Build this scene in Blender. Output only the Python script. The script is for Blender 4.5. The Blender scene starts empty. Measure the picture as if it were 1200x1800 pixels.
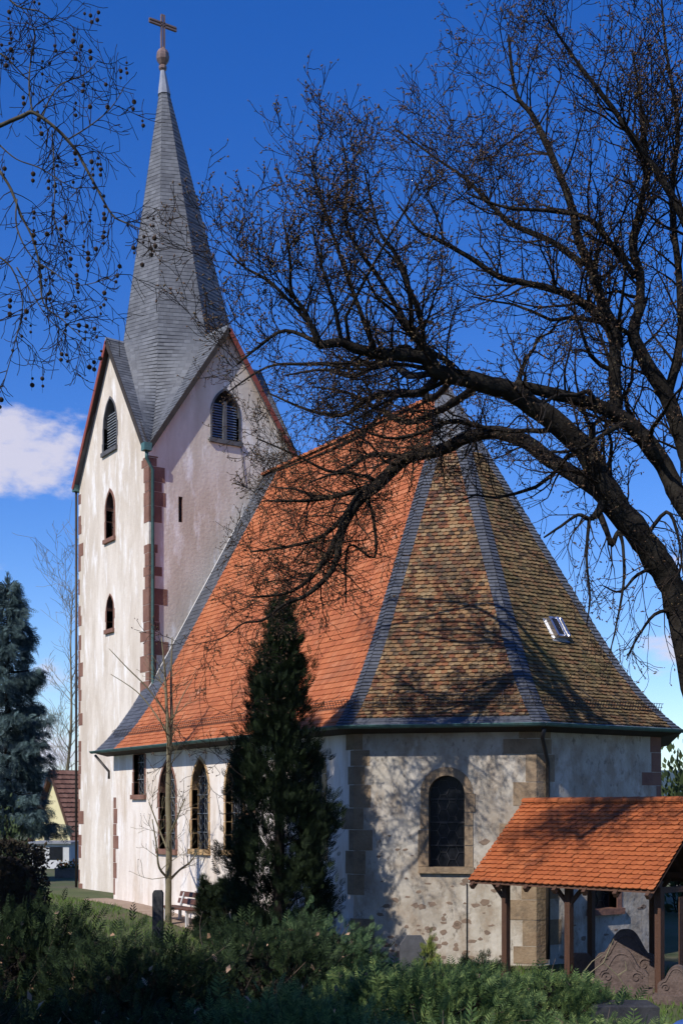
import bpy, math, random
import numpy as np
from mathutils import Vector, Matrix
from mathutils.geometry import tessellate_polygon
random.seed(7); rng = np.random.default_rng(11)
S = bpy.context.scene
COL = S.collection
R_ = math.radians
# ------------------------------------------------------------------ camera
FPX = 2206.0; HOR = 1425.0; HC = 3.55
AZ = R_(33.0)
VW = Vector((-math.cos(AZ), math.sin(AZ), 0)); RT = Vector((math.sin(AZ), math.cos(AZ), 0)); UP = Vector((0, 0, 1))
CAM = Vector((0, 0, HC))
cd = bpy.data.cameras.new('camera'); cam = bpy.data.objects.new('camera', cd); COL.objects.link(cam)
cam.location = CAM
cam.rotation_euler = VW.to_track_quat('-Z', 'Y').to_euler()
cd.sensor_fit = 'VERTICAL'; cd.sensor_height = 36.0; cd.lens = FPX / 1800 * 36.0
cd.shift_y = (HOR - 900) / 1800.0
cd.clip_start = 0.1; cd.clip_end = 20000
S.camera = cam
def cw(r, f, z=0.0): return RT * r + VW * f + UP * z            # camera-frame metres -> world
def pix(x, y, d): return CAM + VW * d + RT * ((x - 600) / FPX * d) + UP * ((HOR - y) / FPX * d)
def ray(x, y): return VW + RT * ((x - 600) / FPX) + UP * ((HOR - y) / FPX)
# ------------------------------------------------------------------ light
SUN_EL = R_(43); SUN_TH = R_(18)                                  # SUN_TH: east of south
SUND = Vector((math.sin(SUN_TH) * math.cos(SUN_EL), -math.cos(SUN_TH) * math.cos(SUN_EL), math.sin(SUN_EL)))
sl = bpy.data.lights.new('sun', 'SUN'); sun = bpy.data.objects.new('sun', sl); COL.objects.link(sun)
sl.energy = 4.75; sl.angle = R_(0.53); sl.color = (1.0, 0.945, 0.87)
sun.rotation_euler = SUND.to_track_quat('Z', 'Y').to_euler(); sun.location = (0, -20, 60)
W = bpy.data.worlds.new('World'); S.world = W; W.use_nodes = True
S.view_settings.view_transform = 'Standard'; S.view_settings.look = 'None'
S.view_settings.exposure = 0.14; S.view_settings.gamma = 1.0; S.view_settings.use_curve_mapping = False
def build_world():
    nt = W.node_tree; N = nt.nodes; L = nt.links; N.clear()
    out = N.new('ShaderNodeOutputWorld'); bg = N.new('ShaderNodeBackground'); L.new(bg.outputs[0], out.inputs[0])
    sky = N.new('ShaderNodeTexSky'); sky.sky_type = 'NISHITA'; sky.sun_disc = False
    sky.sun_elevation = SUN_EL; sky.sun_rotation = math.atan2(SUND.x, SUND.y)
    sky.air_density = 1.0; sky.dust_density = 0.25; sky.ozone_density = 3.5; sky.altitude = 300
    bg.inputs[1].default_value = 0.15
    hs = N.new('ShaderNodeHueSaturation'); hs.inputs['Saturation'].default_value = 1.36; hs.inputs['Hue'].default_value = .519
    L.new(sky.outputs[0], hs.inputs['Color'])
    tc = N.new('ShaderNodeTexCoord')
    def math_(op, a, b=None, c=None):
        m = N.new('ShaderNodeMath'); m.operation = op
        for i, v in enumerate((a, b, c)):
            if v is None: continue
            if isinstance(v, (int, float)): m.inputs[i].default_value = v
            else: L.new(v, m.inputs[i])
        return m.outputs[0]
    sep = N.new('ShaderNodeSeparateXYZ'); L.new(tc.outputs['Generated'], sep.inputs[0])
    mp = N.new('ShaderNodeMapping'); mp.inputs['Scale'].default_value = (1, 1, 2.1); L.new(tc.outputs['Generated'], mp.inputs[0])
    nz = N.new('ShaderNodeTexNoise'); nz.inputs['Scale'].default_value = 13; nz.inputs['Detail'].default_value = 12; nz.inputs['Roughness'].default_value = .6
    L.new(mp.outputs[0], nz.inputs['Vector'])
    # low band of small fair-weather clouds all round the horizon
    band = N.new('ShaderNodeMapRange'); band.interpolation_type = 'SMOOTHSTEP'
    L.new(sep.outputs[2], band.inputs[0]); band.inputs[1].default_value = .17; band.inputs[2].default_value = .0
    dens = math_('MULTIPLY', band.outputs[0], .30)
    for (px, py, wd, am) in [(45, 790, .095, .46), (-30, 800, .09, .44), (110, 800, .05, .36), (20, 1010, .05, .2), (90, 1180, .09, .3), (1190, 1130, .07, .3), (1150, 1260, .10, .32), (60, 1290, .10, .32), (110, 1075, .05, .2), (40, 1130, .06, .25), (150, 1200, .06, .2), (560, 775, .05, .20), (650, 790, .05, .2), (1160, 905, .045, .17), (1190, 990, .06, .17), (1150, 1180, .09, .18)]:
        c = ray(px, py).normalized()
        vm = N.new('ShaderNodeVectorMath'); vm.operation = 'SUBTRACT'; L.new(tc.outputs['Generated'], vm.inputs[0]); vm.inputs[1].default_value = c
        sc = N.new('ShaderNodeVectorMath'); sc.operation = 'MULTIPLY'; L.new(vm.outputs[0], sc.inputs[0]); sc.inputs[1].default_value = (1, 1, 1.75)
        ln = N.new('ShaderNodeVectorMath'); ln.operation = 'LENGTH'; L.new(sc.outputs[0], ln.inputs[0])
        g = N.new('ShaderNodeMapRange'); g.interpolation_type = 'SMOOTHSTEP'; L.new(ln.outputs['Value'], g.inputs[0])
        g.inputs[1].default_value = wd; g.inputs[2].default_value = 0.0; g.inputs[3].default_value = 0; g.inputs[4].default_value = am
        dens = math_('MAXIMUM', dens, g.outputs[0])
    v = math_('ADD', nz.outputs[0], dens)
    cl = N.new('ShaderNodeMapRange'); cl.interpolation_type = 'SMOOTHSTEP'; L.new(v, cl.inputs[0])
    cl.inputs[1].default_value = .70; cl.inputs[2].default_value = .90; cl.inputs[4].default_value = .85
    mx = N.new('ShaderNodeMixRGB'); L.new(cl.outputs[0], mx.inputs[0]); L.new(hs.outputs[0], mx.inputs[1]); mx.inputs[2].default_value = (4.6, 4.4, 5.0, 1)
    L.new(mx.outputs[0], bg.inputs[0])
build_world()
# ------------------------------------------------------------------ materials
MATS = {}
def mat(name, ramp, rough=.85, scale=3.0, detail=6, bump=.0, bscale=None, island=0.0, spec=.3, metallic=0.0, stretch=(1, 1, 1), blotch=None, trans=0.0):
    """ramp: colours mixed by noise; island: how far each separate piece takes its own colour from the ramp"""
    m = bpy.data.materials.new(name); m.use_nodes = True; MATS[name] = m
    N = m.node_tree.nodes; L = m.node_tree.links; b = N['Principled BSDF']
    tc = N.new('ShaderNodeTexCoord'); mp = N.new('ShaderNodeMapping'); mp.inputs['Scale'].default_value = stretch
    L.new(tc.outputs['Object'], mp.inputs[0])
    nz = N.new('ShaderNodeTexNoise'); nz.inputs['Scale'].default_value = scale; nz.inputs['Detail'].default_value = detail; nz.inputs['Roughness'].default_value = .62
    L.new(mp.outputs[0], nz.inputs['Vector'])
    mr = N.new('ShaderNodeMapRange'); L.new(nz.outputs[0], mr.inputs[0]); mr.inputs[1].default_value = .3; mr.inputs[2].default_value = .7
    fac = mr.outputs[0]
    if island:
        g = N.new('ShaderNodeNewGeometry'); mm = N.new('ShaderNodeMix'); mm.data_type = 'FLOAT'; mm.inputs[0].default_value = island
        L.new(fac, mm.inputs[2]); L.new(g.outputs['Random Per Island'], mm.inputs[3]); fac = mm.outputs[0]
    cr = N.new('ShaderNodeValToRGB'); L.new(fac, cr.inputs[0])
    els = cr.color_ramp.elements
    for i, c in enumerate(ramp):
        p = i / max(1, len(ramp) - 1)
        if len(c) == 4: p = c[3]
        if i == 0: e = els[0]; e.position = p
        elif i == len(ramp) - 1: e = els[len(els) - 1]; e.position = p
        else: e = els.new(p)
        e.color = (*c[:3], 1)
    col = cr.outputs[0]
    if blotch:                                                     # (colour, scale, lo, hi, amount): stains with a shape of their own
        for (c2, s2, lo, hi, am) in blotch:
            n2 = N.new('ShaderNodeTexNoise'); n2.inputs['Scale'].default_value = s2; n2.inputs['Detail'].default_value = 8; n2.inputs['Roughness'].default_value = .68
            L.new(mp.outputs[0], n2.inputs['Vector'])
            r2 = N.new('ShaderNodeMapRange'); L.new(n2.outputs[0], r2.inputs[0]); r2.inputs[1].default_value = lo; r2.inputs[2].default_value = hi; r2.inputs[4].default_value = am
            mx = N.new('ShaderNodeMixRGB'); L.new(r2.outputs[0], mx.inputs[0]); L.new(col, mx.inputs[1]); mx.inputs[2].default_value = (*c2, 1); col = mx.outputs[0]
    L.new(col, b.inputs['Base Color'])
    b.inputs['Roughness'].default_value = rough; b.inputs['Specular IOR Level'].default_value = spec; b.inputs['Metallic'].default_value = metallic
    if bump:
        bn = N.new('ShaderNodeTexNoise'); bn.inputs['Scale'].default_value = bscale or scale * 6; bn.inputs['Detail'].default_value = 6
        L.new(tc.outputs['Object'], bn.inputs['Vector'])
        bp = N.new('ShaderNodeBump'); bp.inputs['Strength'].default_value = bump; bp.inputs['Distance'].default_value = .03
        L.new(bn.outputs[0], bp.inputs['Height']); L.new(bp.outputs[0], b.inputs['Normal'])
    if trans:
        t = N.new('ShaderNodeBsdfTranslucent'); L.new(col, t.inputs[0]); ms = N.new('ShaderNodeMixShader'); ms.inputs[0].default_value = trans
        o = N['Material Output']; L.new(b.outputs[0], ms.inputs[1]); L.new(t.outputs[0], ms.inputs[2]); L.new(ms.outputs[0], o.inputs[0])
    return m
mat('plaster', [(.62, .54, .46), (.72, .65, .58), (.76, .71, .65)], .92, .9, 10, .35, 9, stretch=(1, 1, .22), spec=.1,
    blotch=[((.46, .36, .26), 1.6, .48, .66, .7), ((.82, .80, .77), 2.6, .53, .66, .75), ((.36, .30, .23), .7, .52, .70, .55), ((.40, .33, .25), 6, .60, .72, .5)])
mat('plaster_tower', [(.50, .43, .35), (.63, .56, .475), (.74, .685, .61)], .92, .7, 10, .35, 9, stretch=(1, 1, .25), spec=.1,
    blotch=[((.45, .375, .29), 1.3, .46, .68, .65), ((.82, .80, .77), 2.2, .53, .66, .75), ((.42, .37, .32), 4.5, .58, .72, .4)])
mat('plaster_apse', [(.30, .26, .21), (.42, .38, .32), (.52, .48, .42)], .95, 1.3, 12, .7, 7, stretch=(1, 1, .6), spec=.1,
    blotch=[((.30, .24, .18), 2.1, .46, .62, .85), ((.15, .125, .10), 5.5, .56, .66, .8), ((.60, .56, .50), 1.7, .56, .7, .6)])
mat('sandstone', [(.075, .042, .036), (.15, .078, .060), (.23, .125, .092), (.13, .088, .07)], .9, 2.0, 8, .5, 14, island=.6, spec=.1, blotch=[((.12, .08, .07), 3, .55, .75, .6)])
mat('brown_stone', [(.13, .088, .06), (.22, .155, .10), (.28, .21, .14), (.17, .10, .075)], .92, 2.5, 8, .6, 14, island=.5, spec=.1, blotch=[((.09, .075, .06), 3, .5, .7, .6)])
mat('ochre_stone', [(.38, .24, .11), (.46, .31, .16), (.34, .19, .12)], .9, 2.5, 8, .4, 14, island=.5, spec=.1)
mat('rubble', [(.13, .10, .08), (.22, .16, .12), (.17, .14, .12)], .95, 4, 6, .6, 18, island=.6, spec=.1)
mat('slate', [(.055, .058, .068), (.092, .098, .11), (.145, .152, .168)], .62, 1.2, 6, .25, 30, island=.55, spec=.45)
mat('slate_blue', [(.036, .040, .050), (.064, .070, .085), (.10, .107, .125)], .62, 1.2, 6, .25, 30, island=.5, spec=.5)
mat('tile_nave', [(.28, .08, .034), (.35, .105, .042), (.40, .13, .052), (.45, .18, .09)], .8, .8, 6, .25, 40, island=.55, spec=.2, blotch=[((.55, .33, .22), 1.3, .62, .70, .6), ((.16, .07, .045), .6, .52, .72, .5), ((.24, .15, .10), 3.5, .60, .72, .45)])
mat('tile_apse', [(.020, .017, .016), (.13, .055, .030), (.25, .155, .075), (.21, .085, .042), (.085, .055, .040), (.31, .21, .11), (.05, .036, .028), (.27, .165, .08), (.17, .066, .034), (.032, .027, .025), (.23, .145, .07)], .9, 1.1, 5, .4, 30, island=.72, spec=.12, blotch=[((.045, .04, .03), .55, .50, .68, .65), ((.05, .055, .025), 2.2, .56, .7, .5)])
mat('tile_moss', [(.022, .019, .017), (.085, .055, .032), (.19, .125, .06), (.15, .075, .04), (.24, .165, .08), (.06, .044, .03), (.17, .12, .055)], .92, 1.1, 5, .4, 30, island=.7, spec=.12, blotch=[((.075, .082, .032), .8, .46, .66, .6), ((.03, .028, .022), .6, .52, .7, .6)])
mat('tile_shed', [(.25, .066, .022), (.34, .095, .030), (.40, .13, .045)], .75, 1.5, 6, .3, 40, island=.5, spec=.25, blotch=[((.12, .045, .028), 1.6, .50, .68, .6), ((.36, .22, .14), 5, .64, .72, .5)])
mat('dark_wood', [(.045, .022, .014), (.08, .038, .022), (.06, .032, .022)], .7, 3, 8, .4, 30, stretch=(6, 6, .7), spec=.3)
mat('red_board', [(.20, .045, .03), (.27, .07, .045)], .7, 3)
mat('eave_wood', [(.03, .024, .02), (.05, .04, .032)], .8, 3)
mat('copper', [(.04, .10, .09), (.075, .165, .15), (.05, .075, .07)], .55, 3, metallic=.2, spec=.5)
mat('copper_dark', [(.03, .07, .065), (.05, .11, .10), (.03, .04, .04)], .55, 3, metallic=.2)
mat('lead', [(.22, .23, .25), (.34, .35, .37)], .45, 4, metallic=.4)
mat('pale_cable', [(.5, .48, .45), (.6, .58, .55)], .5, 4)
mat('dark_metal', [(.035, .032, .03), (.06, .05, .045)], .5, 4, metallic=.3)
mat('bright_metal', [(.5, .5, .52), (.7, .7, .72)], .22, 4, metallic=.9)
mat('finial', [(.17, .11, .095), (.27, .19, .165)], .5, 6, metallic=.3)
mat('glass', [(.006, .007, .009), (.014, .015, .019)], .25, 5, spec=.25)
mat('leading', [(.16, .17, .18), (.24, .25, .26)], .5, 5, metallic=.5)
mat('shutter_blue', [(.12, .17, .27), (.18, .24, .35)], .6, 5)
mat('shutter_pale', [(.45, .48, .52), (.58, .60, .62)], .6, 5)
mat('dark_void', [(.01, .01, .01), (.015, .014, .013)], .95, 3)
mat('bark', [(.009, .007, .006), (.018, .015, .012), (.034, .029, .023)], .95, 5, 8, .9, 16, spec=.1, blotch=[((.045, .048, .03), 2.5, .60, .74, .5)])
mat('twig', [(.014, .010, .008), (.030, .022, .017)], .9, 5, spec=.1)
mat('bud', [(.06, .032, .018), (.11, .06, .03), (.085, .075, .03)], .8, 5, island=.7)
mat('plane_bark', [(.035, .03, .02), (.075, .066, .045), (.025, .02, .016)], .9, 4, 6, .4, 12)
mat('seed_ball', [(.03, .018, .012), (.055, .034, .022)], .95, 30, 4, .8, 90)
mat('young_bark', [(.13, .11, .065), (.2, .17, .10)], .85, 6, 6, .3, 20)
mat('dry_stem', [(.07, .05, .035), (.16, .12, .085)], .9, 5)
mat('shaded_inside', [(.012, .009, .006), (.025, .018, .012)], .95, 3, island=.5)
mat('thuja', [(.006, .010, .005), (.013, .023, .009), (.036, .055, .020)], .8, 1.2, 5, island=.5, spec=.15, trans=.15)
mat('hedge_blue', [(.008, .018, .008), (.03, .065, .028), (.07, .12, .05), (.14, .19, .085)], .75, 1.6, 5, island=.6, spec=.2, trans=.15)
mat('hedge_shaded', [(.005, .010, .004), (.012, .024, .009), (.028, .05, .018), (.07, .10, .035)], .75, 1.6, 5, island=.6, spec=.2, trans=.15)  # darker copy of the hedge leaf, with the left shrubs' shade in its colour
mat('hedge_leaf', [(.014, .030, .011), (.06, .11, .036), (.13, .20, .062), (.26, .31, .10)], .7, 1.2, 5, island=.7, spec=.3, trans=.3)
mat('yellow_leaf', [(.16, .20, .04), (.24, .27, .06)], .8, 3, island=.5, trans=.2)
mat('spruce', [(.016, .032, .032), (.05, .085, .085), (.12, .17, .175)], .8, 1.0, 5, island=.5, spec=.2)
mat('pale_leaf', [(.16, .20, .10), (.30, .32, .20), (.38, .36, .27)], .6, 3, island=.7, trans=.2)
mat('dead_leaf', [(.30, .17, .09), (.45, .30, .20), (.22, .12, .07)], .8, 3, island=.8)
mat('dark_hedge', [(.020, .014, .009), (.038, .028, .016), (.030, .038, .016)], .9, 2, island=.5)
mat('bush_leaf', [(.03, .05, .018), (.06, .09, .03)], .8, 2, island=.6, trans=.15)
mat('grass', [(.06, .11, .018), (.10, .17, .03), (.16, .20, .055)], .9, 2, island=.6, trans=.2)
mat('ground', [(.045, .06, .02), (.07, .085, .03), (.10, .085, .05)], .95, .6, 8, .5, 8, blotch=[((.11, .085, .055), .5, .52, .66, .8)])
mat('path', [(.24, .17, .12), (.32, .24, .18)], .95, 3, 8, .5, 20)
mat('hill', [(.022, .040, .030), (.035, .055, .035)], .95, .004, 6)
mat('yellow_wall', [(.55, .49, .27), (.62, .56, .33)], .9, 1, 6)
mat('annex_wall', [(.45, .46, .46), (.55, .56, .56)], .9, 1, 6)
mat('house_tile', [(.11, .055, .04), (.17, .085, .06), (.21, .12, .09)], .85, 1, 5, island=.6)
mat('dark_stone', [(.025, .025, .027), (.05, .05, .052)], .7, 4, 8, .3, 20)
mat('dark_leading', [(.02, .02, .022), (.045, .045, .05)], .5, 5)
mat('grave', [(.06, .06, .062), (.115, .115, .12)], .7, 4, 8, .3, 20)
mat('carved_stone', [(.075, .052, .043), (.125, .09, .075), (.055, .042, .036)], .95, 4, 10, .9, 16)
mat('bench_wood', [(.085, .035, .022), (.12, .052, .034)], .6, 4, stretch=(1, 8, 8))
mat('concrete', [(.42, .41, .39), (.52, .5, .48)], .9, 5, 8, .3, 30)
mat('blue_plastic', [(.03, .07, .22), (.05, .11, .32)], .5, 3)
mat('flower', [(.65, .12, .02), (.75, .35, .03), (.6, .05, .05)], .7, 3, island=.9)
# ------------------------------------------------------------------ helpers
def root_of(o):
    while o.parent: o = o.parent
    return o
def thing(name, loc, label, cat, group=None):
    o = bpy.data.objects.new(name, None); COL.objects.link(o); o.location = loc; o.empty_display_size = .3
    o['label'] = label; o['category'] = cat
    if group: o['group'] = group
    return o
def link_mesh(name, me, m, parent=None, loc=None):
    o = bpy.data.objects.new(name, me); COL.objects.link(o)
    if m is not None and not me.materials: me.materials.append(MATS[m])
    if parent is not None: o.parent = parent
    if loc is not None: o.location = loc
    return o
def mesh_arrays(name, V, F, smooth=False):
    """V (n,3) array; F list of (k,m) int arrays of equal-size faces or a list of tuples"""
    me = bpy.data.meshes.new(name)
    if isinstance(F, np.ndarray): F = [F]
    if len(F) and isinstance(F[0], np.ndarray):
        loops = np.concatenate([f.ravel() for f in F]); tot = np.concatenate([np.full(len(f), f.shape[1]) for f in F])
        me.vertices.add(len(V)); me.vertices.foreach_set('co', np.asarray(V, dtype=np.float32).ravel())
        me.loops.add(len(loops)); me.loops.foreach_set('vertex_index', loops.astype(np.int32))
        me.polygons.add(len(tot)); st = np.concatenate([[0], np.cumsum(tot)[:-1]])
        me.polygons.foreach_set('loop_start', st.astype(np.int32)); me.polygons.foreach_set('loop_total', tot.astype(np.int32))
        me.update(calc_edges=True); me.validate()
    else:
        me.from_pydata([tuple(v) for v in V], [], F); me.update()
    if smooth: me.polygons.foreach_set('use_smooth', np.ones(len(me.polygons), dtype=bool))
    return me
class MB:
    def __init__(s): s.V = []; s.F = []
    def add(s, vs, fs):
        b = len(s.V); s.V += [tuple(v) for v in vs]; s.F += [tuple(i + b for i in f) for f in fs]
    def box(s, c, ax, ay, az):                                     # centre and three half-axis vectors
        c = Vector(c); ax = Vector(ax); ay = Vector(ay); az = Vector(az)
        s.add([c + ax * i + ay * j + az * k for k in (-1, 1) for j in (-1, 1) for i in (-1, 1)],
              [(0, 2, 3, 1), (4, 5, 7, 6), (0, 1, 5, 4), (2, 6, 7, 3), (0, 4, 6, 2), (1, 3, 7, 5)])
    def bar(s, a, b, w, h, up=UP):                                 # rectangular bar from a to b
        a = Vector(a); b = Vector(b); d = (b - a); l = d.length; d.normalize()
        sd = d.cross(up)
        if sd.length < 1e-4: sd = d.cross(Vector((1, 0, 0)))
        sd.normalize(); u = sd.cross(d)
        s.box((a + b) / 2, d * l / 2, sd * w / 2, u * h / 2)
    def prism(s, poly, vec):                                       # polygon swept along vec
        n = len(poly); vec = Vector(vec)
        s.add([Vector(p) for p in poly] + [Vector(p) + vec for p in poly],
              [tuple(range(n))[::-1], tuple(range(n, 2 * n))] + [(i, (i + 1) % n, n + (i + 1) % n, n + i) for i in range(n)])
    def tube(s, pts, rad, k=6, cap=True):
        pts = [Vector(p) for p in pts]; n = len(pts)
        if not hasattr(rad, '__len__'): rad = [rad] * n
        b = len(s.V); prev = None
        for i, p in enumerate(pts):
            d = (pts[min(i + 1, n - 1)] - pts[max(i - 1, 0)]).normalized()
            if prev is None: u = d.orthogonal().normalized()
            else:
                u = prev - d * prev.dot(d); u = u.normalized() if u.length > 1e-5 else d.orthogonal().normalized()
            prev = u; v = d.cross(u)
            for j in range(k):
                a = 2 * math.pi * j / k; q = p + (u * math.cos(a) + v * math.sin(a)) * rad[i]; s.V.append((q.x, q.y, q.z))
        for i in range(n - 1):
            for j in range(k):
                s.F.append((b + i * k + j, b + i * k + (j + 1) % k, b + (i + 1) * k + (j + 1) % k, b + (i + 1) * k + j))
        if cap: s.F.append(tuple(b + j for j in range(k))[::-1]); s.F.append(tuple(b + (n - 1) * k + j for j in range(k)))
    def build(s, name, m, parent=None, smooth=False, kind=None):
        off = root_of(parent).location if parent is not None else Vector((0, 0, 0))
        V = np.array(s.V, dtype=float) - np.array(off)
        me = mesh_arrays(name, V, s.F, smooth)
        o = link_mesh(name, me, m, parent)
        if kind: o['kind'] = kind
        return o
def quick(name, m, parent, fn, **kw):
    b = MB(); fn(b); return b.build(name, m, parent, **kw)
def arr_obj(name, V, F, m, parent=None, smooth=False, kind=None):
    off = np.array(root_of(parent).location) if parent is not None else np.zeros(3)
    o = link_mesh(name, mesh_arrays(name, np.asarray(V) - off, F, smooth), m, parent)
    if kind: o['kind'] = kind
    return o
# ------------------------------------------------------------------ terrain
E = Vector((1, 0, 0)); Nn = Vector((0, 1, 0))
P0 = cw(-7.65, 42.2); CH0 = Vector((P0.x, P0.y, 0))
def C(e, n, z=0.0): return CH0 + E * e + Nn * n + UP * z           # church frame: e along the nave, n across, from the nave's south-west corner
def sstep(a, b, x): t = min(1, max(0, (x - a) / (b - a))); return t * t * (3 - 2 * t)
def ground_z(p):
    e = p.x - CH0.x; f = p.dot(VW)
    z = .62 * sstep(13, 1, e) - .05
    z += 1.7 * sstep(11, 4, f)
    return z
def on_ground(r, f): p = cw(r, f); p.z = ground_z(p); return p
def build_ground():
    xs = np.concatenate([np.linspace(-3500, -120, 14), np.linspace(-100, 60, 81), np.linspace(90, 3500, 12)])
    ys = np.concatenate([np.linspace(-3500, -100, 12), np.linspace(-80, 100, 91), np.linspace(130, 4500, 14)])
    V = []; F = []
    for y in ys:
        for x in xs:
            p = Vector((x, y, 0)); z = ground_z(p) if abs(x) < 130 and abs(y) < 130 else .55 * (x < CH0.x)
            V.append((x, y, z))
    n = len(xs)
    for j in range(len(ys) - 1):
        for i in range(n - 1): F.append((j * n + i, j * n + i + 1, (j + 1) * n + i + 1, (j + 1) * n + i))
    o = link_mesh('ground', mesh_arrays('ground', V, F, True), 'ground'); o['kind'] = 'structure'
build_ground()
def build_hills():
    b = MB(); n = 90
    V = []; F = []
    for k in range(n + 1):
        a = -1.25 + 2.5 * k / n                                      # angle about the view direction
        d = 3000
        hh = 100 + 22 * math.sin(a * 7 + 1) + 10 * math.sin(a * 19) + 5 * math.sin(a * 53)
        dirv = VW * math.cos(a) + RT * math.sin(a)
        for (dd, zz) in ((d - 500, -5), (d - 250, hh * .45), (d, hh * .85), (d + 250, hh), (d + 600, hh * .7)):
            p = dirv * dd; V.append((p.x, p.y, zz + (random.random() * 4 if zz > 0 else 0)))
    for k in range(n):
        for j in range(4): F.append((k * 5 + j, (k + 1) * 5 + j, (k + 1) * 5 + j + 1, k * 5 + j + 1))
    o = link_mesh('hills', mesh_arrays('hills', V, F, True), 'hill'); o['kind'] = 'structure'
build_hills()
# ------------------------------------------------------------------ church geometry
EZ = HC + 1.97                                                     # eave level
RZ = HC + 12.1                                                     # ridge level
RN = 5.77                                                          # ridge line across
AE = 10.89                                                         # apse apex along
NE_ = 14.58                                                        # nave south wall length
A1 = C(NE_, 0); A2 = A1 + (E + Nn).normalized() * 4.308; A3 = A2 + Nn * 4.12; A4 = C(13.2, 2 * RN)
TZ0 = HC + 12.45; TZP = HC + 17.05; THH = HC + 27.7
TS, TN = 1.285, 7.245; TW = -6.49
church = thing('church', C(4, 5), 'white plastered village church with slate spire, orange nave roof and polygonal apse', 'church')
def hit(px, py, p0, nrm):
    d = ray(px, py); t = (p0 - CAM).dot(nrm) / d.dot(nrm); return CAM + d * t
def arch(uc, w, z0, z1, kind='round', k=7):
    """window outline counter-clockwise from bottom left: sill, right jamb, arch, left jamb"""
    h = w / 2; pts = [(uc - h, z0), (uc + h, z0)]
    if kind == 'rect': return pts + [(uc + h, z1), (uc - h, z1)]
    rise = h if kind == 'round' else h * 1.65
    zs = z1 - rise
    for i in range(2 * k + 1):
        t = i / (2 * k)
        if kind == 'round': a = math.pi * t; pts.append((uc + h * math.cos(a), zs + h * math.sin(a)))
        else:
            # two arcs meeting in a point
            Rr = (h * h + rise * rise) / (2 * h); am = math.asin(rise / Rr)
            if t <= .5: a = am * (t / .5); pts.append((uc + h - Rr + Rr * math.cos(a), zs + Rr * math.sin(a)))
            else: a = am * ((1 - t) / .5); pts.append((uc - h + Rr - Rr * math.cos(a), zs + Rr * math.sin(a)))
    return pts
class Wall:
    def __init__(s, name, o, u, outline, m, nrm, parent=church):
        s.o = Vector(o); s.u = Vector(u).normalized(); s.n = Vector(nrm).normalized(); s.outline = outline; s.holes = []; s.m = m; s.name = name; s.parent = parent; s.obj = None
    def P(s, u, z, d=0.0): p = s.o + s.u * u + s.n * d; return Vector((p.x, p.y, z))
    def uz(s, px, py): p = hit(px, py, s.o, s.n); return ((p - s.o).dot(s.u), p.z)
    def make(s, depth=.4):
        polys = [[Vector((a, b, 0)) for a, b in s.outline]] + [[Vector((a, b, 0)) for a, b in h[::-1]] for h, dp in s.holes]
        tris = tessellate_polygon(polys)
        flat = [p for pl in polys for p in pl]
        b = MB(); b.add([s.P(p.x, p.y) for p in flat], [])
        ccw = s.u.cross(UP).dot(s.n) > 0
        for t in tris:
            a, c, d = (flat[i] for i in t); ar = (c - a).cross(d - a).z
            b.F.append(tuple(t) if (ar > 0) == ccw else tuple(t[::-1]))
        s.obj = b.build(s.name, s.m, s.parent); return s.obj
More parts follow.
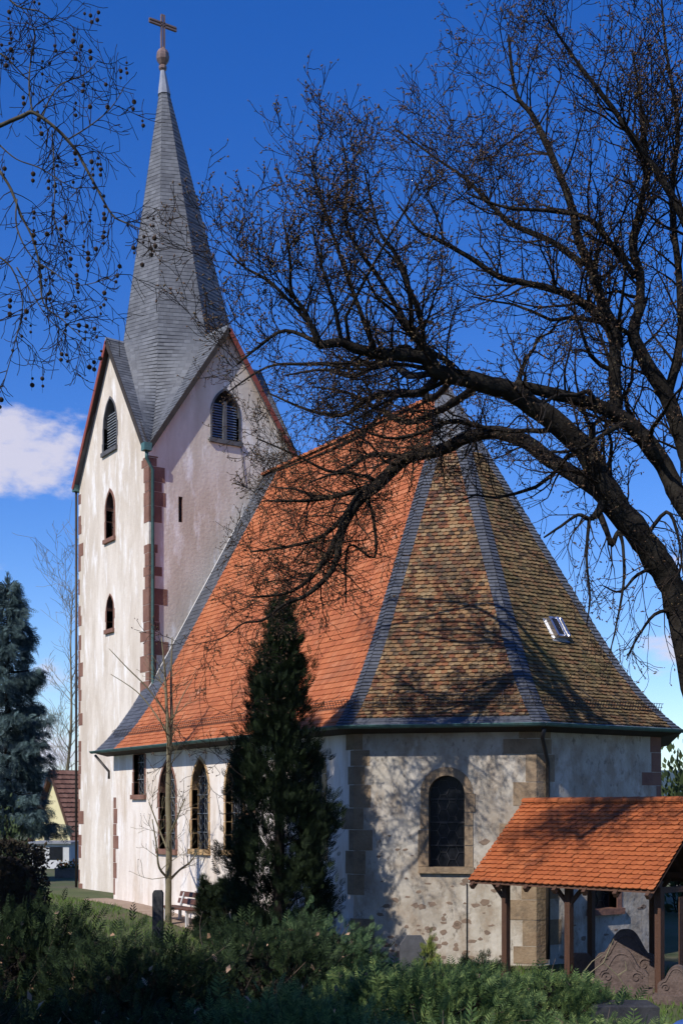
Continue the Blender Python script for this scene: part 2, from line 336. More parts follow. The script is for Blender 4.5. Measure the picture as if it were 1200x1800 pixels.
def window(w, poly, depth, outer=None, stone='sandstone', pane='glass', leads=None, label=None, frame_part='jamb_stone', sill=True, proud=.02):
    """window part on wall w: pane set back in the reveal, frame stones, lead lines"""
    us = [p[0] for p in poly]; zs = [p[1] for p in poly]; u0, u1, z0, z1 = min(us), max(us), min(zs), max(zs)
    pn = MB(); k = len(poly); pn.add([w.P(x, z, -depth + .03) for x, z in poly], [tuple(range(k))])
    win = pn.build('window', pane, church)
    rv = MB(); rv.add([w.P(x, z) for x, z in poly] + [w.P(x, z, -depth) for x, z in poly], [(i, (i + 1) % k, k + (i + 1) % k, k + i) for i in range(k)]); rv.build('reveal', stone, win)
    if label: win['label'] = label
    if outer:
        n = len(poly); groups = []
        # jambs in blocks, arch in voussoirs
        for side in (1, n - 1):
            i, j = (1, 2) if side == 1 else (n - 1, 0)
            a, c, oa, oc = poly[i], poly[j], outer[i], outer[j]
            nb = max(2, int(abs(a[1] - c[1]) / .42)); cuts = [0] + sorted(min(.97, max(.03, (q + random.uniform(-.25, .25)) / nb)) for q in range(1, nb)) + [1]
            for q in range(nb):
                f = lambda p, r, t: (p[0] + (r[0] - p[0]) * t, p[1] + (r[1] - p[1]) * t)
                g = .006; t0, t1 = cuts[q] + g, cuts[q + 1] - g; ex = random.choice((0, .05, -.02)) * (1 if side == 1 else -1)
                groups.append([f(a, c, t0), (f(oa, oc, t0)[0] + ex, f(a, c, t0)[1]), (f(oa, oc, t1)[0] + ex, f(a, c, t1)[1]), f(a, c, t1)])
        if n > 5:
            m_ = n - 3; st = 3 if m_ % 3 == 0 else 2
            for q in range(2, n - 1, st):
                idx = list(range(q, min(q + st, n - 1) + 1)); groups.append([poly[i] for i in idx] + [outer[i] for i in idx[::-1]])
        else: groups.append([poly[2], outer[2], outer[3], poly[3]])
        for g in groups:
            b = MB(); b.prism([w.P(x, z, proud + random.uniform(-.005, .006)) for x, z in g], w.n * -(depth * .85)); b.build(frame_part, stone, win)
        if sill:
            b = MB(); b.box(w.P((u0 + u1) / 2, z0 - .075, .0), w.u * ((outer[1][0] - outer[0][0]) / 2 + .03), w.n * .09, UP * .075); b.build('sill', stone, win)
    if leads:
        b = MB(); sp, th = leads; W_ = u1 - u0; H_ = z1 - z0; d = -depth + .05
        # hexagon-like leading: zigzag verticals and short cross pieces, clipped by the reveal
        def inside(x, z):
            c = False; j = len(poly) - 1
            for i in range(len(poly)):
                if (poly[i][1] > z) != (poly[j][1] > z) and x < (poly[j][0] - poly[i][0]) * (z - poly[i][1]) / (poly[j][1] - poly[i][1]) + poly[i][0]: c = not c
                j = i
            return c
        nx = max(2, int(W_ / sp)); nz = int(H_ / sp)
        for i in range(nx + 1):
            for j in range(nz + 1):
                x = u0 + W_ * i / nx; z = z0 + sp * j; off = sp * .22 * (1 if (i + j) % 2 else -1)
                pa = (x + off, z); pb = (x - off, z + sp)
                if inside(*pa) and inside(*pb): b.bar(w.P(*pa, d), w.P(*pb, d), th, th, w.n)
                if (i + j) % 2 == 1:
                    pc = (x + W_ / nx - sp * .22, z)
                    if inside(*pa) and inside(*pc): b.bar(w.P(*pa, d), w.P(*pc, d), th, th, w.n)
        for z in np.arange(z0 + .5, z1 - .2, .55):
            if inside((u0 + u1) / 2, z): b.bar(w.P(u0, z, d + .015), w.P(u1, z, d + .015), .025, .02, w.n)
        if b.F: b.build('leading', 'leading' if w is nave else 'dark_leading', win)
    return win
# ---- walls
zb = -.4
nave = Wall('nave_wall', C(0, 0), E, [(0, zb), (NE_, zb), (NE_, EZ + .25), (0, EZ + .25)], 'plaster', -Nn)
du = (A2 - A1).normalized(); dn = du.cross(UP)
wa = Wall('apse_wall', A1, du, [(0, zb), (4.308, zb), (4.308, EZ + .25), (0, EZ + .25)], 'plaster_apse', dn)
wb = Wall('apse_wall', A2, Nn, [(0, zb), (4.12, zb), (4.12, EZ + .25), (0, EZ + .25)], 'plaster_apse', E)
ts = Wall('tower_wall', C(TW, TS), E, [(0, zb), (-TW, zb), (-TW, TZ0), (-TW / 2, TZP), (0, TZ0)], 'plaster_tower', -Nn)
tw_ = TN - TS
te = Wall('tower_wall', C(0, TS), Nn, [(0, zb), (tw_, zb), (tw_, TZ0), (tw_ / 2, TZP), (0, TZ0)], 'plaster_tower', E)
def win_px(w, xl, xr, yt, yb, kind):
    xm = (xl + xr) / 2; ul = w.uz(xl, (yt + yb) / 2)[0]; ur = w.uz(xr, (yt + yb) / 2)[0]; zt = w.uz(xm, yt)[1]; zb_ = w.uz(xm, yb)[1]
    return (ul + ur) / 2, ur - ul, zb_, zt, kind
WINS = []
def addwin(w, spec, depth, ring, **kw):
    uc, wd, z0, z1, kind = spec; poly = arch(uc, wd, z0, z1, kind); w.holes.append((poly, depth))
    outer = None
    if ring:
        outer = arch(uc, wd + 2 * ring, z0, z1 + ring, kind)
    WINS.append((w, poly, depth, outer, kw))
addwin(nave, win_px(nave, 236, 255, 1326, 1397, 'rect'), .2, .09, leads=(.13, .014), stone='sandstone')
addwin(nave, win_px(nave, 281, 309, 1338, 1493, 'pointed'), .24, .10, leads=(.15, .016), stone='sandstone')
addwin(nave, win_px(nave, 338, 367, 1334, 1493, 'pointed'), .24, .10, leads=(.15, .016), stone='ochre_stone')
addwin(nave, win_px(nave, 397, 428, 1330, 1495, 'pointed'), .24, .11, leads=(.15, .016), stone='ochre_stone')
addwin(nave, win_px(nave, 536, 567, 1331, 1500, 'round'), .26, .2, leads=(.15, .016), stone='ochre_stone')
addwin(wa, win_px(wa, 753, 816, 1363, 1524, 'round'), .32, .2, leads=(.17, .013), stone='brown_stone', label='round-arched dark window with brown stone frame')
addwin(wb, win_px(wb, 1041, 1083, 1545, 1597, 'rect'), .3, .17, leads=(.17, .013), stone='sandstone')
sp1 = win_px(ts, 183, 205, 700, 790, 'pointed'); addwin(ts, sp1, .3, .09, stone='grave', pane='dark_void')
addwin(ts, win_px(ts, 187, 201, 864, 946, 'pointed'), .3, .12, stone='sandstone', leads=(.15, .016))
addwin(ts, win_px(ts, 188, 200, 1046, 1106, 'pointed'), .3, .06, stone='sandstone', leads=(.15, .016))
sp2 = win_px(te, 373, 420, 686, 774, 'pointed'); addwin(te, sp2, .3, .09, stone='grave', pane='dark_void')
addwin(te, win_px(te, 314, 321, 873, 918, 'rect'), .4, 0, pane='dark_void')
for w in (nave, wa, wb, ts, te): w.make()
for (w, poly, depth, outer, kw) in WINS:
    o = window(w, poly, depth, outer, **kw)
    if (w, poly[0]) == (ts, arch(*sp1)[0]) or (w, poly[0]) == (te, arch(*sp2)[0]):
        us = [p[0] for p in poly]; u0, u1 = min(us), max(us); z0, z1 = poly[0][1], max(p[1] for p in poly)
        lights = [(u0 + .04, u1 - .04)] if w is ts else [(u0 + .03, (u0 + u1) / 2 - .07), ((u0 + u1) / 2 + .07, u1 - .03)]
        if w is te:
            b = MB(); b.box(w.P((u0 + u1) / 2, (z0 + z1) / 2 - .2, -.12), w.u * .065, w.n * .09, UP * ((z1 - z0) / 2 - .2)); b.build('mullion', 'grave', o)
        for (a, c) in lights:
            nz = 14
            for q in range(nz):
                z = z0 + .06 + (z1 - z0 - .55) * q / (nz - 1)
                b = MB(); b.box(w.P((a + c) / 2, z, -.17), w.u * ((c - a) / 2), (w.n * .05 - UP * .035), (w.n * .006 + UP * .009)); b.build('louver_slat', 'shutter_pale' if w is ts else 'shutter_blue', o)
# remaining walls (seen only from the side or not at all)
def sheet(name, pts, m, parent=church):
    b = MB(); b.add(pts, [tuple(range(len(pts)))]); return b.build(name, m, parent)
sheet('nave_wall', [C(0, 0, zb), C(0, TS, zb), C(0, TS, EZ + 1.8), C(0, 0, EZ + .2)], 'plaster')
sheet('nave_wall', [C(0, 2 * RN, zb), C(0, 2 * RN, EZ + .2), C(13.2, 2 * RN, EZ + .2), C(13.2, 2 * RN, zb)], 'plaster')
sheet('nave_wall', [C(0, TN, zb), C(0, 2 * RN, zb), C(0, 2 * RN, EZ), C(0, TN, EZ + 5)], 'plaster')
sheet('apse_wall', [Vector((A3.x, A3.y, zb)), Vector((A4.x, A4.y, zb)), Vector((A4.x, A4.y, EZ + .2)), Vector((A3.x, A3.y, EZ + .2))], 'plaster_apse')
for (a, c) in (((TW, TS), (TW, TN)), ((TW, TN), (0, TN))):
    pa, pc = C(*a), C(*c); mid = (pa + pc) / 2
    sheet('tower_wall', [Vector((pa.x, pa.y, zb)), Vector((pc.x, pc.y, zb)), Vector((pc.x, pc.y, TZ0)), Vector((mid.x, mid.y, TZP)), Vector((pa.x, pa.y, TZ0))], 'plaster_tower')
# ---- quoins: polygonal blocks wrapping a corner
def quoins(wall, p, d1, n1, d2, n2, z0, z1, hs, lens, m='sandstone', skip=0.0, proud=.008):
    z = z0; i = 0; p = Vector((p.x, p.y, 0)); d1 = Vector(d1).normalized(); d2 = Vector(d2).normalized(); n1 = Vector(n1); n2 = Vector(n2)
    bis = (n1 + n2); mit = bis / (1 + n1.dot(n2))
    while z < z1:
        h = random.uniform(*hs); h = min(h, z1 - z + .01)
        if random.random() >= skip:
            a, b_ = (lens[0], lens[1]) if i % 2 else (lens[1], lens[0]); a *= random.uniform(.6, 1.45); b_ *= random.uniform(.6, 1.45)
            pr = proud + random.uniform(-.004, .006)
            poly = [p + d1 * a + n1 * pr, p + mit * pr, p + d2 * b_ + n2 * pr, p + d2 * b_ - n2 * .12, p - mit * .12, p + d1 * a - n1 * .12]
            b = MB(); b.prism([q + UP * z for q in poly], UP * (h - .015)); b.build('quoin_stone', m, wall)
        z += h; i += 1
quoins(te.obj, C(0, TS), -E, -Nn, Nn, E, 5.3, TZ0 - .3, (.24, .62), (.34, .52), skip=.06)
quoins(ts.obj, C(TW, TS), E, -Nn, Nn, -E, .2, TZ0 - .3, (.30, .6), (.2, .36), skip=.25)
quoins(nave.obj, C(0, 0), E, -Nn, Nn, -E, .3, 4.0, (.35, .6), (.18, .34), skip=.2)
quoins(wa.obj, A1, -E, -Nn, du, dn, .0, EZ - .1, (.28, .62), (.2, .36), skip=.2, m='brown_stone')
quoins(wb.obj, A2, -du, dn, Nn, E, .0, EZ - .1, (.35, .65), (.32, .62), m='brown_stone')
quoins(wb.obj, A3, -Nn, E, (A4 - A3).normalized(), (A4 - A3).normalized().cross(UP), .0, EZ - .1, (.3, .5), (.25, .5))
def rubble(w, n, ur, zr):
    for _ in range(n):
        u = random.uniform(*ur); z = zr[0] + (zr[1] - zr[0]) * random.random() ** 1.5
        if any(min(p[0] for p in h) - .35 < u < max(p[0] for p in h) + .35 and min(p[1] for p in h) - .3 < z < max(p[1] for p in h) + .3 for h, d in w.holes): continue
        k = 7; a0 = random.random() * 6; rx = random.uniform(.035, .13); rz = rx * random.uniform(.35, .8)
        ring = [(u + rx * random.uniform(.55, 1.25) * math.cos(a0 + 2 * math.pi * i / k), z + rz * random.uniform(.55, 1.25) * math.sin(a0 + 2 * math.pi * i / k)) for i in range(k)]
        b = MB(); b.add([w.P(x, y, -.004) for x, y in ring] + [w.P(u + (x - u) * .9, z + (y - z) * .9, .005) for x, y in ring], [tuple(range(k, 2 * k))] + [(i, (i + 1) % k, k + (i + 1) % k, k + i) for i in range(k)])
        b.build('rubble_stone', 'rubble', w.obj)
rubble(wa, 95, (.6, 3.6), (.1, 3.0)); rubble(wb, 30, (.5, 3.8), (.1, 2.5))
# ------------------------------------------------------------------ roof coverings
TT = {}
def tile_shape(kind):
    if kind == 'round': return [(0, .30), (.14, .12), (.5, 0), (.86, .12), (1, .30)]
    return [(0, 0), (1, 0)]
def rows_from(Lp, Rp, exposure):
    """resample two edge polylines (same parameter) to rows of equal exposure"""
    Lp = [Vector(p) for p in Lp]; Rp = [Vector(p) for p in Rp]
    mid = [(a + b) / 2 for a, b in zip(Lp, Rp)]; cum = [0]
    # slope length measured square to the rows
    for i in range(len(mid) - 1):
        e = (Rp[i] - Lp[i]) + (Rp[i + 1] - Lp[i + 1]); e = e.normalized() if e.length > 1e-6 else Vector((0, 0, 0))
        d = mid[i + 1] - mid[i]; d = d - e * d.dot(e); cum.append(cum[-1] + max(d.length, 1e-4))
    n = max(1, round(cum[-1] / exposure)); L = []; R = []
    for k in range(n + 1):
        s = cum[-1] * k / n; i = 0
        while i < len(cum) - 2 and cum[i + 1] < s: i += 1
        t = (s - cum[i]) / (cum[i + 1] - cum[i]); L.append(Lp[i].lerp(Lp[i + 1], t)); R.append(Rp[i].lerp(Rp[i + 1], t))
    return L, R
def tile_field(Lp, Rp, exposure, tw, kind='round', th=.02, out=None, jit=.004, collect=None):
    """lay single tiles in rows between two edges; returns vertices and faces"""
    L, R = rows_from(Lp, Rp, exposure); V = []; F = []
    shape = tile_shape(kind); ns = len(shape); prevE = None
    for i in range(len(L) - 1):
        ev = R[i] - L[i]; wid = ev.length
        if wid < .02: ev = (R[i + 1] - L[i + 1]); 
        if ev.length < 1e-4: continue
        e = ev.normalized(); mid0 = (L[i] + R[i]) / 2; mid1 = (L[i + 1] + R[i + 1]) / 2
        up = mid1 - mid0; up = up - e * up.dot(e); ln = up.length; up = up.normalized()
        nrm = e.cross(up).normalized()
        if out is not None and nrm.dot(out) < 0: nrm = -nrm
        # columns fixed to the first row's middle so that joints line up every second row
        if prevE is None: O = mid0.copy()
        prevE = e
        uL = (L[i] - O).dot(e); uR = (R[i] - O).dot(e); uL1 = (L[i + 1] - O).dot(e); uR1 = (R[i + 1] - O).dot(e)
        base = L[i] - e * uL
        k0 = math.floor(min(uL, uL1) / tw) - 1; k1 = math.ceil(max(uR, uR1) / tw) + 1
        sh = .5 * (i % 2) * tw
        for k in range(k0, k1 + 1):
            a = k * tw + sh + .002 + random.uniform(-.002, .002); c = a + tw - .004
            ab, cb = max(a, uL), min(c, uR); at, ct = max(a, uL1), min(c, uR1)
            if cb - ab < .012 and ct - at < .012: continue
            if cb < ab: ab = cb = (ab + cb) / 2
            if ct < at: at = ct = (at + ct) / 2
            l0 = th * 1.25 + random.uniform(-jit, jit); l1 = th * .2; lt = ln * 1.12
            if collect is not None and cb - ab > tw * .97 and ct - at > tw * .97:
                collect.append((base + e * ((a + c) / 2), e, up, nrm, ln, i)); continue
            b0 = len(V)
            V.append(base + e * at + up * lt + nrm * l1); V.append(base + e * ct + up * lt + nrm * l1)
            full = (cb - ab) > tw * .6
            for (sx, sy) in shape[::-1]:
                V.append(base + e * (ab + (cb - ab) * sx) + up * (sy * tw * .55 if full else 0) + nrm * l0)
            for (sx, sy) in shape[::-1]:
                V.append(base + e * (ab + (cb - ab) * sx) + up * (sy * tw * .55 if full else 0) + nrm * (l0 - th))
            F.append(tuple(range(b0, b0 + 2 + ns)))
            for q in range(ns - 1): F.append((b0 + 2 + q, b0 + 2 + ns + q, b0 + 3 + ns + q, b0 + 3 + q))
    return V, F
def field_obj(name, m, parent, *a, **k):
    V, F = tile_field(*a, **k); b = MB(); b.V = [tuple(v) for v in V]; b.F = F
    return b.build(name, m, parent, kind='stuff')
def deck(name, m, parent, strips, drop=.03):
    """closed under-surface of a roof from edge polylines"""
    b = MB()
    for (Lp, Rp) in strips:
        k = len(Lp); b.add([Vector(p) - UP * drop for p in Lp] + [Vector(p) - UP * drop for p in Rp], [(i, k + i, k + i + 1, i + 1) for i in range(k - 1)])
    return b.build(name, m, parent)
PROF = [(0, 0), (.45, .42), (.9, .93), (1.4, 1.62), (1.9, 2.42), (2.6, 3.65), (4.4, 6.83), (6.27, 10.13)]
PROF = [(a / 6.27, b / 10.13) for a, b in PROF]
OV = .5
def slope_curve(eave, top, prof=PROF): return [Vector((eave.x + (top.x - eave.x) * h, eave.y + (top.y - eave.y) * h, eave.z + (top.z - eave.z) * v)) for h, v in prof]
# eave corners of the apse
def isect(p, d, q, f):
    den = d.x * f.y - d.y * f.x; t = ((q.x - p.x) * f.y - (q.y - p.y) * f.x) / den; return p + d * t
oS = C(0, -OV); oA = A1 + dn * OV; oB = A2 + E * OV
d4 = (A4 - A3).normalized(); n4 = d4.cross(UP); oC = A3 + n4 * OV; oN = C(0, 2 * RN + OV)
def atz(p, z): return Vector((p.x, p.y, z))
e1 = atz(isect(oS, E, oA, du), EZ); e2 = atz(isect(oA, du, oB, Nn), EZ); e3 = atz(isect(oB, Nn, oC, d4), EZ); e4 = atz(isect(oC, d4, oN, E), EZ)
apex = C(AE, RN, RZ)
roof = None
hipS = slope_curve(e1, apex); hipA = slope_curve(e2, apex); hipB = slope_curve(e3, apex); hipC = slope_curve(e4, apex)
SE_ = 1.1                                                          # slate strip width on the nave
def nave_edge(e, n0=-OV): return slope_curve(C(e, n0, EZ), C(e, RN, RZ))
Lw = [Vector((CH0.x + (-.5 if p.y - CH0.y < TS - .08 else .0), p.y, p.z)) for p in nave_edge(0)]
def densify(c, k=6): return [c[i].lerp(c[i + 1], j / k) for i in range(len(c) - 1) for j in range(k)] + [c[-1]]
Ld = densify(nave_edge(0)); Lw = [Vector((CH0.x + (-.5 if p.y - CH0.y < TS - .05 else .02), p.y, p.z)) for p in Ld]
Ls = densify(nave_edge(SE_))
hipSd = densify(hipS); hipAd = densify(hipA); hipBd = densify(hipB); hipCd = densify(hipC)
nave_roof = deck('nave_roof', 'eave_wood', church, [(Lw, Ls), (Ls, hipSd)])
nave_roof['label'] = 'steep orange plain-tile roof with slate strip beside the tower'
def inset(cur, other, w):
    r = []
    for a, b in zip(cur, other):
        d = b - a; l = d.length; r.append(a + d * (min(w, l * .48) / l) if l > 1e-5 else a.copy())
    return r
HS = .24
nS = densify(nave_edge(AE * .5))
field_obj('slate_strip', 'slate_blue', nave_roof, Lw, Ls, .17, .24, 'rect', .012, UP)
hin = inset(hipSd, Ls, HS)
field_obj('roof_tiles', 'tile_nave', nave_roof, Ls, hin, .19, .18, 'round', .022, UP)
field_obj('hip_slates', 'slate_blue', nave_roof, hin, hipSd, .12, .21, 'rect', .03, UP)
apse_roof = deck('apse_roof', 'eave_wood', church, [(hipSd, hipAd), (hipAd, hipBd), (hipBd, hipCd)])
apse_roof['label'] = 'mottled ochre and brown tiled polygonal roof with slate hips'
for (a, c, m_, apron) in ((hipSd, hipAd, 'tile_apse', .5), (hipAd, hipBd, 'tile_moss', .3)):
    ia = inset(a, c, HS); ic = inset(c, a, HS if a is hipSd else .3)
    field_obj('hip_slates', 'slate_blue', apse_roof, a, ia, .12, .21, 'rect', .03, UP)
    field_obj('hip_slates', 'slate_blue' if a is hipSd else 'slate', apse_roof, ic, c, .12, .21, 'rect', .03, UP)
    ns_ = 4 if apron > .4 else 2                                    # slate apron at the foot
    field_obj('slate_apron', 'slate_blue' if apron > .4 else 'slate', apse_roof, ia[:ns_], ic[:ns_], .17, .24, 'rect', .012, UP)
    field_obj('roof_tiles', m_, apse_roof, ia[ns_ - 1:], ic[ns_ - 1:], .132, .148, 'round', .034, UP, jit=.014)
field_obj('roof_tiles', 'tile_moss', apse_roof, hipBd, hipCd, .3, .3, 'round', .024, UP)
nr = MB(); nb_ = densify(slope_curve(C(0, 2 * RN + OV, EZ), C(0, RN, RZ))); ne_ = densify(slope_curve(e4, apex))
nr.add(nb_ + ne_, [(i, len(nb_) + i, len(nb_) + i + 1, i + 1) for i in range(len(nb_) - 1)]); nr.build('north_slope', 'tile_nave', nave_roof)
# ridge tiles, apex cap
k = int(AE / .36)
for i in range(k):
    a = C(.05 + i * .36, RN, RZ + .03); b = MB(); pts = []
    for (x, r) in ((0, .15), (.30, .125), (.36, .16)):
        pts.append([a + E * x + Nn * (r * math.cos(t)) + UP * (r * .8 * math.sin(t) - .02) for t in np.linspace(-.25, math.pi + .25, 8)])
    b.add([p for ring in pts for p in ring], [(r * 8 + j, r * 8 + j + 1, (r + 1) * 8 + j + 1, (r + 1) * 8 + j) for r in range(2) for j in range(7)] + [tuple(range(8)), tuple(range(16, 24))[::-1]])
    b.build('ridge_tile', 'tile_nave', nave_roof, smooth=False)
b = MB(); cap = [apex + UP * .12]
ring = [atz(p, 0) for p in ()]
base = [apex.lerp(q[-1 - 4], 1.0) for q in (hipSd, hipAd, hipBd, hipCd)]
ctr = apex + UP * .14
b.add([ctr, C(AE - .7, RN, RZ + .16)] + [p + UP * .07 for p in base], [(0, 2, 3), (0, 3, 4), (0, 4, 5), (0, 1, 2), (0, 5, 1)]); b.build('apex_cap', 'slate', apse_roof)
# cornice under the eaves, gutters
def eave_line(pts, inner):
    b = MB()
    for i in range(len(pts) - 1):
        a, c = pts[i], pts[i + 1]; ia, ic = inner[i], inner[i + 1]
        b.add([a - UP * .03, c - UP * .03, atz(ic, EZ - .14), atz(ia, EZ - .14), a + UP * .02, c + UP * .02, atz(ic, EZ + .24), atz(ia, EZ + .24)], [(0, 1, 2, 3), (0, 4, 5, 1), (0, 3, 7, 4), (1, 5, 6, 2)])
    return b.build('eave_soffit', 'eave_wood', church)
w0 = C(-.5, -OV, EZ)
eave_line([w0, e1, e2, e3, e4], [C(-.5, -.02), A1 + (dn - Nn) * .01, A2 + (dn + E) * .01, A3 + E * .02, A4])
for (a, c) in ((w0, e1), (e1, e2), (e2, e3)):
    d = (c - a).normalized(); o = d.cross(UP).normalized() * .07; b = MB(); k = 7
    rings = []
    for p in (a - d * .04, c + d * .03): rings.append([p + o + o.normalized() * (.075 * math.cos(t)) + UP * (.075 * math.sin(t) + .02) for t in np.linspace(math.pi, 2 * math.pi, k)])
    b.add(rings[0] + rings[1], [(i, i + 1, k + i + 1, k + i) for i in range(k - 1)] + [tuple(range(k)), tuple(range(k, 2 * k))]); b.tube([rings[0][-1], rings[1][-1]], .014, 6)
    b.build('gutter', 'copper', church)
def pipe(name, pts, r, m, parent=church, k=8): b = MB(); b.tube(pts, r, k); return b.build(name, m, parent, smooth=True)
pipe('downpipe', [w0 + Vector((.1, 0, -.1)), C(-.12, -.12, EZ - .65), C(-.12, -.12, EZ - .9)], .045, 'dark_metal')
mb_ = (dn + E).normalized()
pipe('downpipe', [e2 - UP * .1, e2 - mb_ * .12 - UP * .3, A2 + E * .09 + Nn * .28 + UP * (EZ - .85), A2 + E * .09 + Nn * .28 + UP * 3.0, A2 + E * .09 + Nn * .28 + UP * .1], .05, 'dark_metal')
u820 = wa.uz(820, 1600)[0]
pipe('lightning_cable', [wa.P(u820, wa.uz(820, 1552)[1], .03), wa.P(u820, .05, .03)], .012, 'dark_metal', k=5)
# flashing line where the roof meets the tower
fl = [p + E * .10 + UP * .06 for p in Ld if TS - .1 < p.y - CH0.y < RN - .9]
pipe('flashing', fl, .022, 'pale_cable', nave_roof, 5)
# snow guards
def guard(Lc, Rc, hgt, nm, step):
    a, c = Vector(Lc), Vector(Rc); d = (c - a); l = d.length; d.normalize(); b = MB()
    o = d.cross(UP).normalized(); upv = (UP * .85 + o * .3).normalized()
    for q in (.04, .5, 1.0): b.bar(a + upv * hgt * q, c + upv * hgt * q, .012, .012)
    for i in range(int(l / step) + 1):
        p = a + d * (i * step); b.bar(p, p + upv * hgt, .010, .010, d)
    for i in range(int(l / .9) + 1):
        p = a + d * (i * .9); b.bar(p + upv * hgt, p - o * .25 + UP * .36, .02, .01)
    return b.build('snow_guard', 'dark_metal', nave_roof if nm else apse_roof)
def at_h(c, z):
    for i in range(len(c) - 1):
        if c[i].z <= z <= c[i + 1].z: return c[i].lerp(c[i + 1], (z - c[i].z) / (c[i + 1].z - c[i].z))
zg = EZ + .46; lift = UP * .05
guard(at_h(Ls, zg) - E * 1.0 + lift, at_h(hipSd, zg) + lift, .2, 1, .13); guard(at_h(hipSd, zg) + lift, at_h(hipAd, zg) + lift, .2, 0, .09); guard(at_h(hipAd, zg) + lift, at_h(hipBd, zg) + lift, .2, 0, .09)
# metal roof hatch on the east face of the apse
def hatch():
    nrm = (hipAd[20] - hipBd[20]).cross(hipAd[30] - hipAd[20]).normalized()
    if nrm.dot(E) < 0: nrm = -nrm
    p = hit(975, 1110, at_h(hipAd, 8.0), nrm); side = Nn; upv = nrm.cross(side).normalized(); upv = upv if upv.z > 0 else -upv
    h = MB(); h.box(p + nrm * .035, side * .27, upv * .38, nrm * .012); o = h.build('roof_hatch', 'lead', apse_roof)
    f = MB()
    for s_ in (-1, 1): f.box(p + nrm * .12 + side * .19 * s_, side * .03, upv * .30, nrm * .09)
    for s_ in (-1, 1): f.box(p + nrm * .115 + upv * .29 * s_, side * .19, upv * .03, nrm * .08)
    f.build('hatch_frame', 'bright_metal', o)
    g = MB(); g.box(p + nrm * .17, side * .17, upv * .27, nrm * .008); g.build('hatch_pane', 'glass', o)
    g = MB(); g.tube([p + nrm * .21 - upv * .3 + side * .05, p + nrm * .21 + upv * .3 + side * .05], .03, 8); g.build('hatch_bar', 'bright_metal', o)
hatch()
# ------------------------------------------------------------------ tower helm: four gables under an octagonal spire
tc_ = C(TW / 2, (TS + TN) / 2); hx, hy = -TW / 2, tw_ / 2
def spc(z):                                                        # the spire leans a little to the south
    t = (z - TZP) / (THH - TZP); return tc_ + Nn * (-.28 - .62 * t) - E * (.02 + .1 * t)
RP = 2.24
def spt(i, z):                                                     # arris i (0 = south, counter-clockwise), at height z
    r = RP * (THH - z) / (THH - TZP); a = -math.pi / 2 + i * math.pi / 4; return atz(spc(z) + Vector((math.cos(a), math.sin(a), 0)) * r, z)
spire = deck('spire', 'slate', church, [([spt(i, TZP), atz(spc(THH), THH)], [spt(i + 1, TZP), atz(spc(THH), THH)]) for i in range(8)], 0)
spire['label'] = 'tall octagonal grey slate spire rising between four gables'
ZT = THH - .9
for i in range(8):
    field_obj('spire_slates', 'slate', spire, [spt(i, TZP), spt(i, ZT)], [spt(i + 1, TZP), spt(i + 1, ZT)], .15, .22, 'rect', .012, spt(i, TZP) - spc(TZP))
cor = {1: C(0, TS), 3: C(0, TN), 5: C(TW, TN), 7: C(TW, TS)}
peak = {0: C(TW / 2, TS), 2: C(0, (TS + TN) / 2), 4: C(TW / 2, TN), 6: C(TW, (TS + TN) / 2)}
outd = {0: -Nn, 2: E, 4: Nn, 6: -E}
OG = .22
gable_roof = None
for i in (0, 2, 4, 6):
    AS = spt(i, TZP)
    for s_ in (1, -1):
        ci = (i + s_) % 8; cn = atz(cor[ci], TZ0); out = outd[i]
        pk = atz(peak[i], TZP) + out * OG + UP * .06; cv = cn + out * OG + UP * .02 + (cn - atz(peak[i], TZ0)).normalized() * .06
        vl = atz(cn, TZ0 + .02)
        n = 8
        verge = [cv.lerp(pk, t / n) for t in range(n + 1)]; val = [vl.lerp(AS + UP * .06, t / n) for t in range(n + 1)]
        nrm = (pk - cv).cross(out); nrm = nrm if nrm.z > 0 else -nrm
        g = deck('gable_slope', 'slate', spire, [(verge, val)], .02)
        field_obj('gable_slates', 'slate', g, verge, val, .15, .22, 'rect', .012, nrm)
        b = MB(); b.bar(cv - UP * .10 + out * .012, pk - UP * .10 + out * .012, .03, .17, nrm); b.build('bargeboard', 'red_board' if (i, s_) in ((0, -1), (2, 1)) else 'eave_wood', g)
        b = MB(); b.add([cv - UP * .03, pk - UP * .03, pk - out * OG - UP * .03, cv - out * OG - UP * .03], [(0, 1, 2, 3)]); b.build('verge_soffit', 'eave_wood', g)
        # swept patch of the spire running out to the corner
        D = spt(ci, TZP); ctrl = atz(spt(ci, TZP).lerp(cor[ci], .28), TZ0 + .9)
        arr = []; vv = []
        for t in range(n + 1):
            u = t / n; q = cn * (1 - u) ** 2 + ctrl * 2 * u * (1 - u) + D * u * u; arr.append(q)
        # valley at the same heights as the arris
        for q in arr:
            u = (q.z - TZ0) / (TZP - TZ0); vp = vl.lerp(AS, u); vv.append(atz(vp, q.z))
        arr[0] = arr[0] + UP * .02; vv[0] = vv[0] + UP * .01
        o2 = (D - atz(spc(TZP), TZP))
        inn = (D - atz(spc(TZP), TZP)).normalized() * -.10; deck('spire_skirt', 'slate', spire, [([q + inn for q in vv], [q + inn for q in arr])], .03)
        field_obj('spire_slates', 'slate', spire, densify(vv, 4), densify(arr, 4), .15, .22, 'rect', .012, o2)
    b = MB(); b.tube([atz(peak[i], TZP) + outd[i] * (OG + .02) + UP * .06, AS + UP * .04], .07, 6); b.build('gable_ridge', 'lead', spire)
